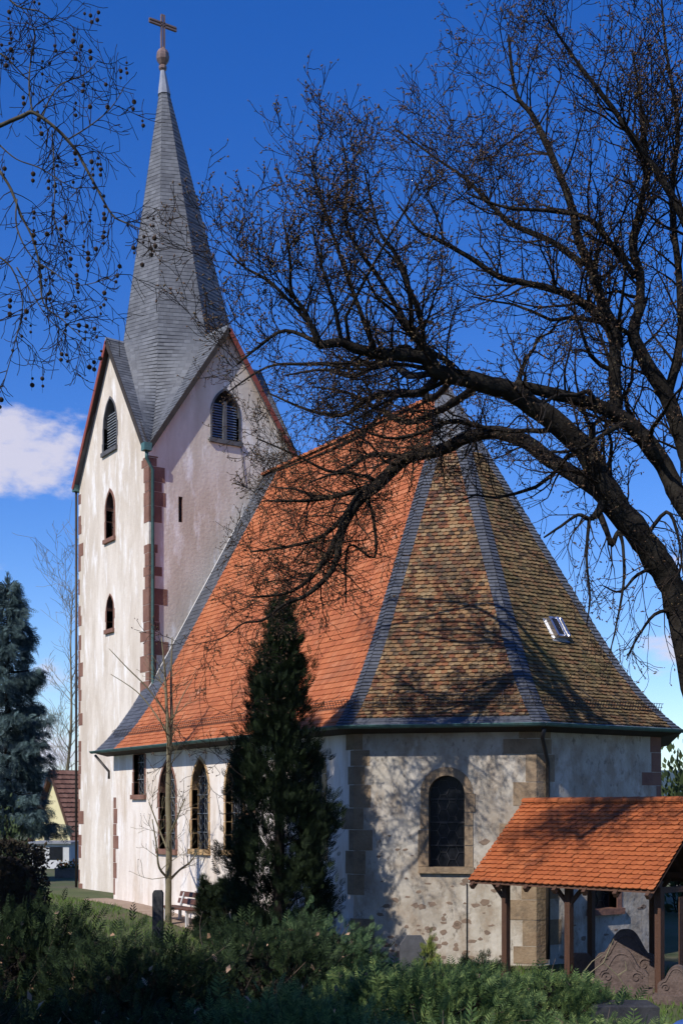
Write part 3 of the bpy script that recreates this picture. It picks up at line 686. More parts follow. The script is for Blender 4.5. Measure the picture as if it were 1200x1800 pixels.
# lead cap, ball and cross
top = atz(spc(THH), THH)
b = MB(); k = 8
b.tube([atz(spc(ZT), ZT - .08), atz(spc(THH), THH - .05)], [RP * (.9 + .1) / (THH - TZP) + .04, .09], 8); b.build('spire_cap', 'lead', spire)
b = MB(); prof = [(.09, -.1), (.15, -.02), (.16, .06), (.10, .12), (.14, .17), (.235, .32), (.26, .44), (.235, .46), (.24, .54), (.17, .68), (.07, .76), (.05, .8)]
b.tube([top + UP * z for r, z in prof], [r for r, z in prof], 8); b.build('finial_ball', 'finial', spire)
cz = top.z + .78
b = MB()
for s_ in (-1, 1):
    b.bar(atz(top, cz - .02) + Nn * .055 * s_, atz(top, cz + 1.22) + Nn * .055 * s_, .055, .09, E)
    b.bar(atz(top, cz + .86 + .055 * s_) - Nn * .54, atz(top, cz + .86 + .055 * s_) + Nn * .54, .09, .055)
for (p, d) in ((atz(top, cz + 1.22), Nn), (atz(top, cz + .86) - Nn * .54, UP), (atz(top, cz + .86) + Nn * .54, UP)): b.bar(p - d * .075, p + d * .075, .05, .04, E)
b.box(atz(top, cz + .86), E * .03, Nn * .07, UP * .07); b.build('cross', 'finial', spire)
# tower drain pipes
b = MB(); p = atz(cor[1], TZ0) + E * .16 - Nn * .16
b.box(p - UP * .08, E * .14, Nn * .14, UP * .13); b.build('rain_head', 'copper', church)
pq = atz(cor[1], 0) + E * .09 + Nn * .10
pipe('downpipe', [p - UP * .2, p - UP * .45, atz(pq, TZ0 - .8), atz(pq, 6.3), atz(pq, 6.0) + E * .15 - Nn * .1], .06, 'copper_dark')
pw = atz(cor[7], 0) - Nn * .09 - E * .03
b = MB(); b.box(atz(pw, TZ0 - .05), E * .12, Nn * .12, UP * .13); b.build('rain_head', 'copper', church)
pipe('downpipe', [atz(pw, TZ0 - .15), atz(pw, .6)], .05, 'dark_metal')
pc = [te.P(*te.uz(422, 775), .03), te.P(*te.uz(430, 850), .03)]
pipe('cable', pc, .012, 'dark_metal', k=4)
# ------------------------------------------------------------------ shelter with tiled roof beside the apse
def shelter():
    a = cw(2.69, 26.7); b_ = cw(5.80, 23.35); ex = (b_ - a).normalized(); ny = Vector((-ex.y, ex.x, 0))
    if ny.dot(Nn) < 0: ny = -ny
    Ln = (b_ - a).length; ez = 2.06; rz = 3.76; run = 1.88
    t = thing('shelter', a + ex * Ln / 2 + ny * run, 'open timber shelter with bright orange tiled gable roof over old gravestones', 'shelter')
    P = lambda x, y, z: a + ex * x + ny * y + UP * z
    d = deck('roof', 'dark_wood', t, [([P(0, 0, ez), P(0, run, rz)], [P(Ln, 0, ez), P(Ln, run, rz)]), ([P(Ln, 2 * run, ez), P(Ln, run, rz)], [P(0, 2 * run, ez), P(0, run, rz)])], .05)
    col = []
    V, F = tile_field([P(0, 0, ez), P(0, run, rz)], [P(Ln, 0, ez), P(Ln, run, rz)], .127, .153, 'round', .028, UP, collect=col)
    m = MB(); m.V = [tuple(v) for v in V]; m.F = F
    col.sort(key=lambda q: q[0].dot(VW) + q[5] * .03)
    sh = tile_shape('round'); tw = .149; ln = col[0][4]; th = .028
    tv = [(-tw / 2, ln * 1.12, th * .2), (tw / 2, ln * 1.12, th * .2)] + [(-tw / 2 + tw * sx, sy * .153 * .55, th * 1.25) for sx, sy in sh[::-1]] + [(-tw / 2 + tw * sx, sy * .153 * .55, th * .25) for sx, sy in sh[::-1]]
    tf = [tuple(range(7))] + [(2 + q, 7 + q, 8 + q, 3 + q) for q in range(4)]
    me = mesh_arrays('roof_tile', tv, tf); me.materials.append(MATS['tile_shed_piece'])
    for i, (p, e, up, nrm, l_, r_) in enumerate(col):
        e2 = (e + up * random.uniform(-.02, .02)).normalized(); u2 = nrm.cross(e2)
        M = Matrix((e2, u2, nrm)).transposed().to_4x4(); M.translation = p + nrm * random.uniform(-.005, .009)
        if i < 300:
            o = bpy.data.objects.new('roof_tile', me); COL.objects.link(o); o.parent = d; M.translation -= t.location; o.matrix_basis = M
        else: m.add([M @ Vector(v) for v in tv], tf)
    m.build('roof_tiles', 'tile_shed', d, kind='stuff')
    field_obj('roof_tiles', 'tile_shed', d, [P(Ln, 2 * run, ez), P(Ln, run, rz)], [P(0, 2 * run, ez), P(0, run, rz)], .127, .153, 'round', .02, UP)
    for i in range(int(Ln / .33) + 1):
        x0 = i * .33; x1 = min(Ln + .02, x0 + .35)
        if x1 - x0 < .05: continue
        r = MB(); k = 8; rings = [[P(x, run, rz + .015) + ny * (rr * math.cos(q)) + UP * (rr * .75 * math.sin(q) - .02) for q in np.linspace(-.2, math.pi + .2, k)] for x, rr in ((x0, .105), (x1, .12))]
        r.add(rings[0] + rings[1], [(j, j + 1, k + j + 1, k + j) for j in range(k - 1)] + [tuple(range(k)), tuple(range(k, 2 * k))[::-1]]); r.build('ridge_tile', 'tile_shed', d)
    for i in range(7):
        x = .12 + i * (Ln - .24) / 6
        for (y0, y1) in ((-.03, run), (2 * run + .03, run)):
            r = MB(); r.bar(P(x, y0, ez - .13), P(x, y1, rz - .13), .08, .11); r.build('rafter', 'dark_wood', d)
    gz = lambda p: ground_z(p) - .05
    yf, yb = .38, 2 * run - .38; zp = 2.06 + .38 / run * 1.7 - .24
    for y in (yf, yb):
        r = MB(); r.bar(P(.1, y, zp + .0), P(Ln - .1, y, zp), .12, .13); r.build('wall_plate', 'dark_wood', t)
    for x in (.72, 2.35, Ln - .12):
        for y in (yf, yb):
            p = P(x, y, 0); r = MB(); r.bar(atz(p, gz(p)), atz(p, zp - .065), .13, .13, ex); po = r.build('post', 'dark_wood', t)
            for s_ in (-1, 1):
                if (x < 1 and s_ > 0) or (x > 4 and s_ < 0): continue
                if x > 4: continue
                r = MB(); r.bar(atz(p, zp - .52), atz(p, zp - .07) + ex * .42 * s_, .07, .07, ny); r.build('brace', 'dark_wood', po)
    for x in (.72, 2.35, Ln - .12):
        r = MB(); r.bar(P(x, yf, zp - .12), P(x, yb, zp - .12), .11, .11); r.build('tie_beam', 'dark_wood', t)
    for i in range(9):                                             # boarded back at the far right bay
        x = 3.45 + i * .135; r = MB(); p = P(x, yb + .09, 0); r.box(atz(p, (gz(p) + zp) / 2), ex * .063, ny * .012, UP * ((zp - gz(p)) / 2)); r.build('board', 'dark_wood', t)
    for i in range(14):
        r = MB(); p = P(Ln - .02, .95 + i * .135, 0); r.box(atz(p, (gz(p) + 1.9) / 2), ny * .063, ex * .012, UP * ((1.9 - gz(p)) / 2)); r.build('board', 'dark_wood', t)
    return P
mt = MATS['tile_shed'].copy(); mt.name = 'tile_shed_piece'; MATS['tile_shed_piece'] = mt
# single tiles take their colour from the object, not the island
for n_ in list(mt.node_tree.nodes):
    if n_.type == 'NEW_GEOMETRY':
        oi = mt.node_tree.nodes.new('ShaderNodeObjectInfo')
        for l_ in list(n_.outputs['Random Per Island'].links): mt.node_tree.links.new(oi.outputs['Random'], l_.to_socket)
SP = shelter()
# ------------------------------------------------------------------ foliage
def curve_pts(start, d, ln, seg, wob, trop, rnd):
    pts = [Vector(start)]; d = Vector(d).normalized()
    for i in range(seg):
        d = (d + Vector((rnd.gauss(0, wob), rnd.gauss(0, wob), rnd.gauss(0, wob))) + trop(i / seg)).normalized(); pts.append(pts[-1] + d * ln / seg)
    return pts, d
def frond_template(pairs=6, ln=1.0, wid=.42, curl=.12):
    V = [(0, 0, 0)]; F = []
    V = []; 
    for i in range(pairs):
        y = ln * (i + .4) / pairs; z = curl * (y / ln) ** 2 * -1; w = wid * (1 - .75 * abs(y / ln - .35)) * (1 - .55 * (y / ln) ** 3)
        for s_ in (-1, 1):
            b = len(V); V += [(0, y - .02, z), (s_ * w * .55, y + w * .18, z + .02), (s_ * w, y + w * .62, z - .04), (s_ * w * .35, y + w * .42, z + .01)]
            F.append((b, b + 1, b + 2, b + 3) if s_ > 0 else (b, b + 3, b + 2, b + 1))
    b = len(V); V += [(-.02, 0, 0), (.02, 0, 0), (0, ln * 1.1, -curl)]
    F4 = np.array(F); F3 = np.array([(b, b + 1, b + 2)])
    return np.array(V), F4, F3
def leaf_template(w=.5):
    V = np.array([(0, 0, 0), (w * .5, .4, .06), (0, 1, -.08), (-w * .5, .4, .06)]); return V, np.array([(0, 1, 2, 3)]), None
def tuft_template(n=7):
    """short twig with needles standing round it"""
    V = []; F = []
    for i in range(n):
        a = i * 2.4; y = .1 + .8 * i / n; b = len(V); d = np.array([math.cos(a) * .22, .22, math.sin(a) * .22]); V += [(-.02, y, 0), (.02, y, 0), tuple(np.array([0, y, 0]) + d)]; F.append((b, b + 1, b + 2))
    b = len(V); V += [(-.03, 0, 0), (.03, 0, 0), (0, 1.15, 0)]; F.append((b, b + 1, b + 2))
    return np.array(V), None, np.array(F)
def frames(d, roll=None):
    """rotation matrices whose y axis is d (n,3)"""
    d = d / np.linalg.norm(d, axis=1, keepdims=True); n = len(d)
    ref = rng.normal(size=(n, 3)) if roll is None else roll
    x = np.cross(d, ref); x /= np.linalg.norm(x, axis=1, keepdims=True) + 1e-9; z = np.cross(x, d)
    return np.stack([x, d, z], axis=2)
def scatter(name, tpl, pos, dirs, sc, m, parent=None, kind=None, roll=None):
    V, F4, F3 = tpl; n = len(pos); Rm = frames(dirs, roll); k = len(V)
    W_ = np.einsum('nij,kj->nki', Rm, V) * sc[:, None, None] + pos[:, None, :]
    off = (np.arange(n) * k)[:, None, None]; Fs = []
    if F4 is not None: Fs.append((F4[None] + off).reshape(-1, 4))
    if F3 is not None: Fs.append((F3[None] + off).reshape(-1, 3))
    return arr_obj(name, W_.reshape(-1, 3), Fs, m, parent, kind=kind)
def unit(n): v = rng.normal(size=(n, 3)); return v / np.linalg.norm(v, axis=1, keepdims=True)
FR = frond_template(); FR2 = frond_template(8, 1.1, .26, .3); LEAF = leaf_template(); TUFT = tuft_template()
def column_conifer(name, base, h, rfun, nclus, per, csz, label, m='thuja', fs=.3, stem=.1, cat='conifer', group=None):
    t = thing(name, base, label, cat, group)
    tb = MB(); tb.tube([base - UP * .1, base + UP * h * .5, base + UP * h * .93], [stem, stem * .6, .015], 7); tb.build('trunk', 'bark', t)
    zz = rng.random(nclus) ** 1.15; ang = rng.random(nclus) * 2 * np.pi
    rr = np.array([rfun(z) for z in zz]) * (.45 + .55 * np.sqrt(rng.random(nclus))) * rng.uniform(.8, 1.14, nclus)
    cen = np.stack([rr * np.cos(ang), rr * np.sin(ang), zz * h * .97 + .1], 1)
    ii = np.repeat(np.arange(nclus), per); N_ = len(ii)
    pos = cen[ii] + rng.normal(size=(N_, 3)) * np.array([csz, csz, csz * 1.5]) + np.array(base)
    out = np.stack([np.cos(ang[ii]), np.sin(ang[ii]), np.zeros(N_)], 1)
    d = out * .55 + np.array([0, 0, .9]) + unit(N_) * .55
    scatter('crown', FR, pos, d, rng.uniform(.6, 1.25, N_) * fs, m, t)
    lb = MB()
    for q in rng.choice(nclus, min(40, nclus), replace=False): lb.tube([Vector(base) + UP * max(.1, cen[q][2] - .5), Vector(base) + Vector(cen[q])], [.025, .008], 4, False)
    lb.build('branches', 'bark', t)
    return t
thb = on_ground(-1.40, 28.4)
def th_r(z): return 1.36 * min(1, (1 - z) * 1.9) ** .85 * (.72 + .28 * min(1, z * 5)) if z > .25 else 1.36 * (.86 + .14 * z * 4)
def th_r(z): return float(np.interp(z, [0, .2, .4, .62, .78, .9, 1], [1.0, 1.2, 1.18, .84, .44, .23, .05]))
column_conifer('thuja_tree', thb, 8.15, th_r, 250, 62, .15, 'tall dark columnar thuja in front of the nave wall', fs=.225, stem=.16, cat='tree')
for i, (px, f, h, lab) in enumerate([(362, 33.5, .95, 'slim dark pointed dwarf conifer just right of the bench'), (379, 33.0, .8, 'low dark dwarf conifer between bench and tall thuja, middle one'), (398, 32.5, 1.05, 'dark dwarf conifer touching the left side of the tall thuja')]):
    b_ = on_ground((px - 600) / FPX * f, f); column_conifer('dwarf_conifer', b_, h + .55, lambda z: .26 * (1 - z) ** .7 + .03, 50, 30, .06, lab, fs=.16, stem=.03, group='dwarf conifers by the bench')
# foreground conifer hedge: spreading shrubs
def shrub(name, r, f, rx, ry, top, n, label, m='hedge_leaf', fs=.21, tpl=FR, dead=0, pale=0, cat='shrub', group='conifer shrubs along the foreground', upw=.55, bare=0):
    base = on_ground(r, f); t = thing(name, base, label, cat, group); h = top - base.z
    nc = max(8, n // 26); u = unit(nc); u[:, 2] = np.abs(u[:, 2]) ** .8; rad = .62 + .42 * rng.random(nc)
    cen = u * rad[:, None]; ii = np.repeat(np.arange(nc), 26); N_ = len(ii)
    loc = cen[ii] + rng.normal(size=(N_, 3)) * .12
    pos = np.array(base) + np.outer(loc[:, 0] * rx, np.array(RT)) + np.outer(loc[:, 1] * ry, np.array(VW)) + np.outer(np.maximum(.02, loc[:, 2]) * h, np.array(UP))
    o = u[ii]; d = np.outer(o[:, 0], np.array(RT)) + np.outer(o[:, 1], np.array(VW)) + np.outer(np.maximum(.1, o[:, 2]), np.array(UP)) + unit(N_) * .6 + np.array([0, 0, upw])
    szz = rng.uniform(.5, 1.2, N_) * fs; sp_ = rng.random(N_) < .07; szz[sp_] *= 1.8; d[sp_] += np.array([0, 0, 1.2]); scatter('foliage', tpl, pos, d, szz, m, t)
    st = MB()
    for q in range(min(46, nc)):
        e = Vector(pos[q * 26]); s0 = base + RT * random.uniform(-.4, .4) * rx + VW * random.uniform(-.4, .4) * ry - UP * .05
        st.tube([s0, s0.lerp(e, .55) + UP * .12, e + (e - s0).normalized() * .12], [.022, .013, .005], 4, False)
    for q in range(bare):
        e = Vector(pos[rng.integers(N_)]); d0 = Vector((random.gauss(0, .5), random.gauss(0, .5), 1)); cp, _ = curve_pts(e - UP * .25, d0, random.uniform(.35, .75), 5, .18, lambda u: Vector((0, 0, 0)), random)
        st.tube(cp, [.008, .007, .006, .005, .004, .003], 4, False)
        for _ in range(3): i = random.randrange(1, 5); c2, _ = curve_pts(cp[i], d0 + Vector((random.gauss(0, 1), random.gauss(0, 1), 0)), random.uniform(.1, .25), 3, .2, lambda u: Vector((0, 0, 0)), random); st.tube(c2, .0035, 3, False)
    st.build('stems', 'dry_stem' if bare else 'twig', t)
    if bare:                                                       # dense inner twigs, coloured near black for the shade between fronds
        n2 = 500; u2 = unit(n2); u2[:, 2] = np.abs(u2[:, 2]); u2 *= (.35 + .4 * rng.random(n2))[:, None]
        p2 = np.array(base) + np.outer(u2[:, 0] * rx, np.array(RT)) + np.outer(u2[:, 1] * ry, np.array(VW)) + np.outer(u2[:, 2] * h, np.array(UP)); scatter('inner_twigs', tpl, p2, unit(n2), rng.uniform(.25, .45, n2), 'shaded_inside', t, kind='stuff')
    if dead:
        q = rng.choice(N_, dead); dp = pos[q] + rng.normal(size=(dead, 3)) * .05 + np.array([0, 0, .05]); scatter('dead_leaves', LEAF, dp, unit(dead), rng.uniform(.05, .17, dead), 'dead_leaf', t, kind='stuff')
    if pale:
        q = rng.choice(N_, pale); dp = pos[q] + rng.normal(size=(pale, 3)) * .06 - np.outer(np.ones(pale) * .08, np.array(VW)); scatter('ivy_leaves', LEAF, dp, unit(pale) + np.array([0, 0, .3]), rng.uniform(.06, .12, pale), 'pale_leaf', t, kind='stuff')
    return t
HED = [(-5.2, 20.5, 1.5, 1.4, 2.05, 2300, 'bushy green conifer shrub at the left edge below the clipped hedge', 10, 0),
       (-3.1, 19.0, 1.7, 1.5, 1.78, 2600, 'dark spreading conifer shrub left of centre, in front of the lawn', 30, 0),
       (-2.9, 14.6, 1.6, 1.5, 1.55, 2400, 'shaded shrub at bottom left with pale ivy leaves in it', 40, 170),
       (-4.9, 15.6, 1.3, 1.7, 1.5, 1500, 'black-shaded shrub in the bottom left corner', 0, 20),
       (-1.35, 21.8, 1.5, 1.5, 1.72, 2500, 'dense conifer shrub in front of the bench', 12, 0),
       (-.35, 25.0, 1.25, 1.2, 1.62, 2100, 'sunlit green conifer shrub at the foot of the tall thuja', 12, 0),
       (-.7, 15.8, 1.7, 1.6, 1.42, 2600, 'ferny conifer shrub at bottom centre with dry leaves', 45, 0),
       (1.4, 19.6, 1.8, 1.7, 1.28, 2900, 'sunlit feathery conifer shrub below the apse window', 45, 0),
       (1.5, 14.6, 1.6, 1.6, 1.18, 2400, 'low bright green conifer shrub at the bottom edge, right of centre', 40, 0),
       (3.5, 21.4, 1.5, 1.4, .95, 2100, 'low grassy conifer shrub left of the shelter posts', 20, 0),
       (3.6, 16.6, 1.5, 1.5, .92, 2100, 'lowest sunlit conifer shrub at bottom right with brown litter', 70, 0)]
for (r, f, rx, ry, top, n, lab, dd, pl) in HED: shrub('conifer_shrub', r, f, rx, ry, top - .36 + (.14 if r < -1 and f > 18 else 0), int(n * 1.35),  lab, dead=dd * 3, pale=pl, m='hedge_shaded' if r < -1.2 else ('hedge_blue' if f > 20 and r > -1 and r < 1 else 'hedge_leaf'), fs=random.uniform(.16, .23), tpl=FR if int(f * 10) % 3 else FR2, bare=16)
shrub('yellow_shrub', 1.72, 25.5, .26, .25, .85, 500, 'small yellow-green shrub beside the dark gravestone', m='yellow_leaf', fs=.12, group=None)
shrub('cushion_shrub', 3.05, 27.0, .55, .4, .42, 700, 'low dark cushion shrub at the apse foot left of shelter', m='thuja', fs=.12, group=None)
# left garden: clipped hedge, round bush, evergreen at right edge
def clipped_hedge():
    f = 27.0; a = on_ground(-8.6, f); t = thing('clipped_hedge', on_ground(-7.4, f), 'tall dark brown clipped hedge at the left edge below the spruce', 'hedge')
    n = 9000; top = pix(40, 1487, f).z; x = rng.uniform(-9.3, -6.32, n); y = rng.uniform(-.6, .6, n); z = rng.uniform(0, 1, n) ** .8
    taper = 1 - .12 * z; face = rng.random(n) < .75; y = np.where(face, np.sign(y) * .6, y); ztop = np.where(face, z, 1.0)
    xr = -7.8 + (x + 7.8) * taper
    pos = np.outer(xr, np.array(RT)) + np.outer(f + y * taper + rng.normal(size=n) * .04, np.array(VW)); pos[:, 2] = .1 + ztop * (top - .1) * (1 - .16 * np.clip((x + 7.0) / .7, 0, 1) ** 2) + rng.normal(size=n) * .07
    m_ = int(n * .12); pos[:m_] = np.outer(np.full(m_, -6.34) - .18 * z[:m_] + rng.normal(size=m_) * .03, np.array(RT)) + np.outer(f + rng.uniform(-.6, .6, m_), np.array(VW)); pos[:m_, 2] = .1 + z[:m_] * (top - .1)
    scatter('foliage', LEAF, pos, unit(n) + np.array([0, 0, .4]), rng.uniform(.06, .13, n), 'dark_hedge', t)
    b = MB(); c0 = on_ground(-7.8, f); b.prism([c0 + RT * x + UP * z_ - VW * .42 for x, z_ in ((-1.35, 0), (1.3, 0), (1.27, top * .6), (1.1, top * .84), (.7, top * .93), (-1.2, top * .94))], VW * .84); b.build('twig_core', 'dark_hedge', t)
clipped_hedge()
shrub('round_bush', -8.2, 30.5, .95, .9, pix(10, 1453, 30.5).z, 2200, 'rounded green bush behind the clipped hedge at left edge', m='bush_leaf', fs=.11, tpl=LEAF, group=None)
shrub('laurel_bush', 12.1, 43.0, 1.6, 1.6, pix(1190, 1335, 43).z, 3600, 'dark green tree beyond the right end of the apse', m='bush_leaf', fs=.3, tpl=LEAF, cat='bush', group=None)
# blue spruce
def spruce():
    f = 53.0; base = on_ground((14 - 600) / FPX * f, f); top = pix(14, 1008, f).z; h = top - base.z
    t = thing('spruce_tree', base, 'large blue spruce with drooping branches left of the tower', 'tree')
    b = MB(); b.tube([base - UP * .1, base + UP * h * .6, base + UP * h], [.22, .12, .015], 8); b.build('trunk', 'bark', t)
    P_ = []; D_ = []; sc = []; lb = MB(); z = 2.7
    while z < h - .25:
        q = 1 - z / h; rad = 3.1 * min(q, .72) ** .8 + .1; nb = 8 if q > .3 else 6
        for j in range(nb):
            a = random.random() * 6.283; l = rad * random.uniform(.6, 1.15); dv = Vector((math.cos(a), math.sin(a), 0)); pts = []
            for k_ in range(7):
                u = k_ / 6; pts.append(base + UP * z + dv * l * u + UP * (.25 * u * l * q * -1.1 + (.22 * l * max(0, u - .6)) + (.3 * u * (1 - q))))
            lb.tube(pts, [.03 * (1 - i / 8) for i in range(7)], 4, False)
            sv = dv.cross(UP); m_ = int(36 * l) + 12
            for _ in range(m_):
                u = random.random() ** .75; i = min(5, int(u * 6)); p = pts[i].lerp(pts[i + 1], u * 6 - i); s_ = random.choice((-1, 1))
                off = random.random() * .42 * l * (1.05 - u) + .05
                pp = p + sv * s_ * off + dv * off * .35 - UP * (random.random() ** 1.5 * .42 + off * .2)
                P_.append(pp); D_.append(dv * random.uniform(.2, .9) + sv * s_ * random.uniform(0, .7) - UP * random.uniform(.0, 1.3)); sc.append(random.uniform(.24, .48))
        z += .34 + .30 * q
    for _ in range(60):
        zz = random.random(); P_.append(base + UP * (h - .9 + .85 * zz) + Vector((random.gauss(0, .05), random.gauss(0, .05), 0))); D_.append(Vector((random.gauss(0, .5), random.gauss(0, .5), .8))); sc.append(.2)
    lb.build('branches', 'bark', t)
    scatter('needles', frond_template(6, 1.0, .34, .25), np.array([tuple(p) for p in P_]), np.array([tuple(p) for p in D_]), np.array(sc) * 1.15, 'spruce', t)
spruce()
# ------------------------------------------------------------------ bare trees
class Tree:
    def __init__(s, rnd, rmin=.0045, droop=0.0, sub=(5, 4, 3), k=3):
        s.big = MB(); s.small = MB(); s.tips = []; s.rnd = rnd; s.rmin = rmin; s.k = k
    def limb(s, pts, rad, k=9):                                     # a drawn limb, smoothed
        P_ = [Vector(p) for p in pts]; out = []; rr = []
        for i in range(len(P_) - 1):
            p0, p1, p2, p3 = P_[max(i - 1, 0)], P_[i], P_[i + 1], P_[min(i + 2, len(P_) - 1)]
            for j in range(4):
                t = j / 4; q = .5 * ((2 * p1) + (p2 - p0) * t + (2 * p0 - 5 * p1 + 4 * p2 - p3) * t * t + (3 * p1 - p0 - 3 * p2 + p3) * t ** 3)
                r = rad[i] + (rad[i + 1] - rad[i]) * t; rr.append(r * s.rnd.uniform(.95, 1.06)); out.append(q + Vector([s.rnd.gauss(0, r * .045) for _ in range(3)]))
        out.append(P_[-1]); rr.append(rad[-1]); s.big.tube(out, rr, k); return out, rr
    def grow(s, p, d, ln, r, lev, trop, spread=.8, dens=1.0, wob=.16):
        seg = 7 if lev > 1 else 5
        pts, dl = curve_pts(p, d, ln, seg, wob, trop, s.rnd); rad = [max(s.rmin, r * (1 - .75 * i / seg)) for i in range(seg + 1)]
        (s.big if r > .03 else s.small).tube(pts, rad, 6 if r > .03 else s.k, False)
        s.tips.append((pts[-1], dl, lev))
        if lev <= 0:
            if s.rnd.random() < .35: s.tips.append((pts[seg // 2 + 1], dl, -1))
            return
        n = int(round((1.3 + 1.75 * lev) * dens * s.rnd.uniform(.75, 1.25)))
        for _ in range(n):
            u = s.rnd.uniform(.15, .98); i = min(seg - 1, int(u * seg)); q = pts[i].lerp(pts[i + 1], u * seg - i); ax = (pts[i + 1] - pts[i]).normalized()
            sd = ax.cross(Vector([s.rnd.gauss(0, 1) for _ in range(3)])).normalized()
            s.grow(q, ax * .75 + sd * spread, ln * s.rnd.uniform(.34, .62), max(s.rmin, rad[i] * .55), lev - 1, trop, spread, dens, wob)
    def dress(s, pts, rad, n, ln, lev, trop, spread=1.0, bias=Vector((0, 0, 0)), u0=.05, dens=1.0):
        for _ in range(n):
            u = s.rnd.uniform(u0, 1.0) * (len(pts) - 1.001); i = int(u); q = pts[i].lerp(pts[i + 1], u - i); ax = (pts[i + 1] - pts[i]).normalized()
            sd = ax.cross(Vector([s.rnd.gauss(0, 1) for _ in range(3)])).normalized()
            s.grow(q, ax * .5 + sd * spread + bias, ln * s.rnd.uniform(.7, 1.6), min(.028, max(s.rmin * 1.6, rad[i] * .4)), lev, trop, dens=dens)
    def finish(s, t, big='bark', small='twig', limb_name='limbs'):
        s.big.build(limb_name, big, t, smooth=True); s.small.build('twigs', small, t)
def up_trop(a, sag=0.0): return lambda u: Vector((0, 0, a + (-sag if u < .5 else sag * 1.2)))
BUD = (np.array([(0, 0, 0), (.22, .45, 0), (0, 1, 0), (-.22, .45, 0), (0, .45, .22), (0, .45, -.22)]), None, np.array([(0, 1, 4), (1, 2, 4), (2, 3, 4), (3, 0, 4), (1, 0, 5), (2, 1, 5), (3, 2, 5), (0, 3, 5)]))
def buds(tree, t, m='bud', sz=.05, per=(1, 3)):
    P_ = []; D_ = []
    for p, d, l in tree.tips:
        for _ in range(tree.rnd.randint(*per)):
            P_.append(tuple(p + Vector([tree.rnd.gauss(0, .012) for _ in range(3)]))); D_.append(tuple(d + Vector([tree.rnd.gauss(0, .55) for _ in range(3)])))
    scatter('buds', BUD, np.array(P_), np.array(D_), rng.uniform(.55, 1.25, len(P_)) * sz, m, t, kind='stuff')
def big_tree():
    rnd = random.Random(5); T = Tree(rnd, .0052)
    base = on_ground(7.3, 21.2); t = thing('old_bare_tree', base, 'huge bare budding tree whose crooked limbs arch in from the right', 'tree')
    px = lambda x, y, d: pix(x, y, d); wr = lambda w, d: w * float(np.interp(w, [5, 16, 30, 60], [1, .86, .74, .72])) / FPX * d / 2
    dA = lambda x: 19.3 + (x - 560) / 634 * 2.3                     # the great limb comes forward to the left, the lower one goes back to the apse
    dB = lambda x: float(np.interp(x, [350, 600, 715, 900, 1080], [25.2, 25.8, 26.5, 24.4, 21.2]))
    def re(lst, f):
        o = f(lst[0][0]) - lst[0][2]; return [(x, y, d + o, w) for x, y, d, w in lst]
    def tr(lst):                                                    # (x, y, depth, width px)
        return T.limb([px(x, y, d) for x, y, d, w in lst], [wr(w, d) for x, y, d, w in lst])
    tk = MB(); fork = px(1191, 1073, 21.6)
    pts = [base - UP * .2, base + UP * .6, base.lerp(fork, .4) + RT * .35, base.lerp(fork, .75) + RT * .2, fork + RT * .02]
    Tt = Tree(random.Random(3)); Tt.limb(pts, [.72, .56, .48, .42, wr(62, 21.6)], 12); Tt.big.build('trunk', 'bark', t, smooth=True)
    A = tr([(x, y, dA(x), w) for x, y, d, w in [(1194, 1085, 21.6, 60), (1180, 1035, 21.7, 62), (1160, 995, 21.8, 68), (1128, 950, 21.9, 64), (1088, 901, 22, 62), (1060, 859, 22.1, 66), (1027, 793, 22.3, 54), (967, 737, 22.6, 50), (901, 691, 22.9, 46), (845, 672, 23, 42), (771, 653, 23, 36), (743, 629, 23, 28), (673, 622, 23, 26), (629, 614, 23, 24), (600, 602, 23, 20), (560, 607, 23, 16)]])
    B = tr([(x, y, dB(x), w) for x, y, d, w in [(1080, 885, 22, 44), (1025, 845, 22.5, 38), (960, 805, 23.2, 36), (920, 775, 23.8, 34), (870, 760, 24.3, 32), (820, 770, 24.7, 30), (770, 793, 25, 28), (715, 805, 25.2, 30), (665, 850, 25.3, 30), (630, 880, 25.4, 28), (604, 920, 25.5, 22), (596, 955, 25.5, 14), (583, 1003, 25.6, 11), (540, 1045, 25.6, 8), (500, 1062, 25.6, 6), (462, 1090, 25.6, 4.5), (427, 1096, 25.6, 3.2), (390, 1122, 25.6, 2.2), (352, 1131, 25.6, 1.2)]])
    Cc = tr([(1215, 905, 21.4, 48), (1190, 870, 21.4, 46), (1167, 821, 21.5, 44), (1135, 775, 21.3, 42), (1088, 733, 21.1, 38), (1037, 709, 20.95, 30), (967, 691, 20.75, 26), (905, 676, 20.55, 22)])
    C2 = tr([(1262, 1000, 21.2, 56), (1240, 950, 21.3, 52), (1215, 905, 21.4, 48)])
    C3 = tr([(1275, 1180, 21.2, 60), (1275, 1090, 21.2, 58), (1262, 1000, 21.2, 56)])
    C4 = tr([(1230, 1300, 21.3, 60), (1262, 1240, 21.2, 60), (1275, 1180, 21.2, 60)])
    Dd = tr(re([(1083, 728, 22, 30), (1079, 653, 22, 30), (1080, 585, 22, 32), (1058, 537, 22, 24), (1043, 483, 22, 22), (1016, 422, 22, 18), (1004, 364, 22.1, 16), (981, 303, 22.2, 13), (958, 249, 22.3, 12), (932, 199, 22.4, 10), (905, 161, 22.4, 7), (893, 61, 22.5, 4)], lambda x: 21.1))
    E1 = tr(re([(1080, 585, 22, 26), (1039, 544, 22, 18), (989, 514, 21.9, 15), (924, 498, 21.8, 12), (878, 487, 21.7, 11), (824, 452, 21.6, 9), (763, 418, 21.5, 7), (735, 405, 21.4, 5), (700, 360, 21.4, 3)], lambda x: 21.1))
    F1 = tr(re([(1024, 464, 22, 13), (970, 425, 22.3, 11), (901, 395, 22.6, 10), (866, 364, 22.8, 8), (817, 314, 23, 6), (763, 276, 23.2, 4), (700, 230, 23.3, 2.5)], lambda x: 21.1))
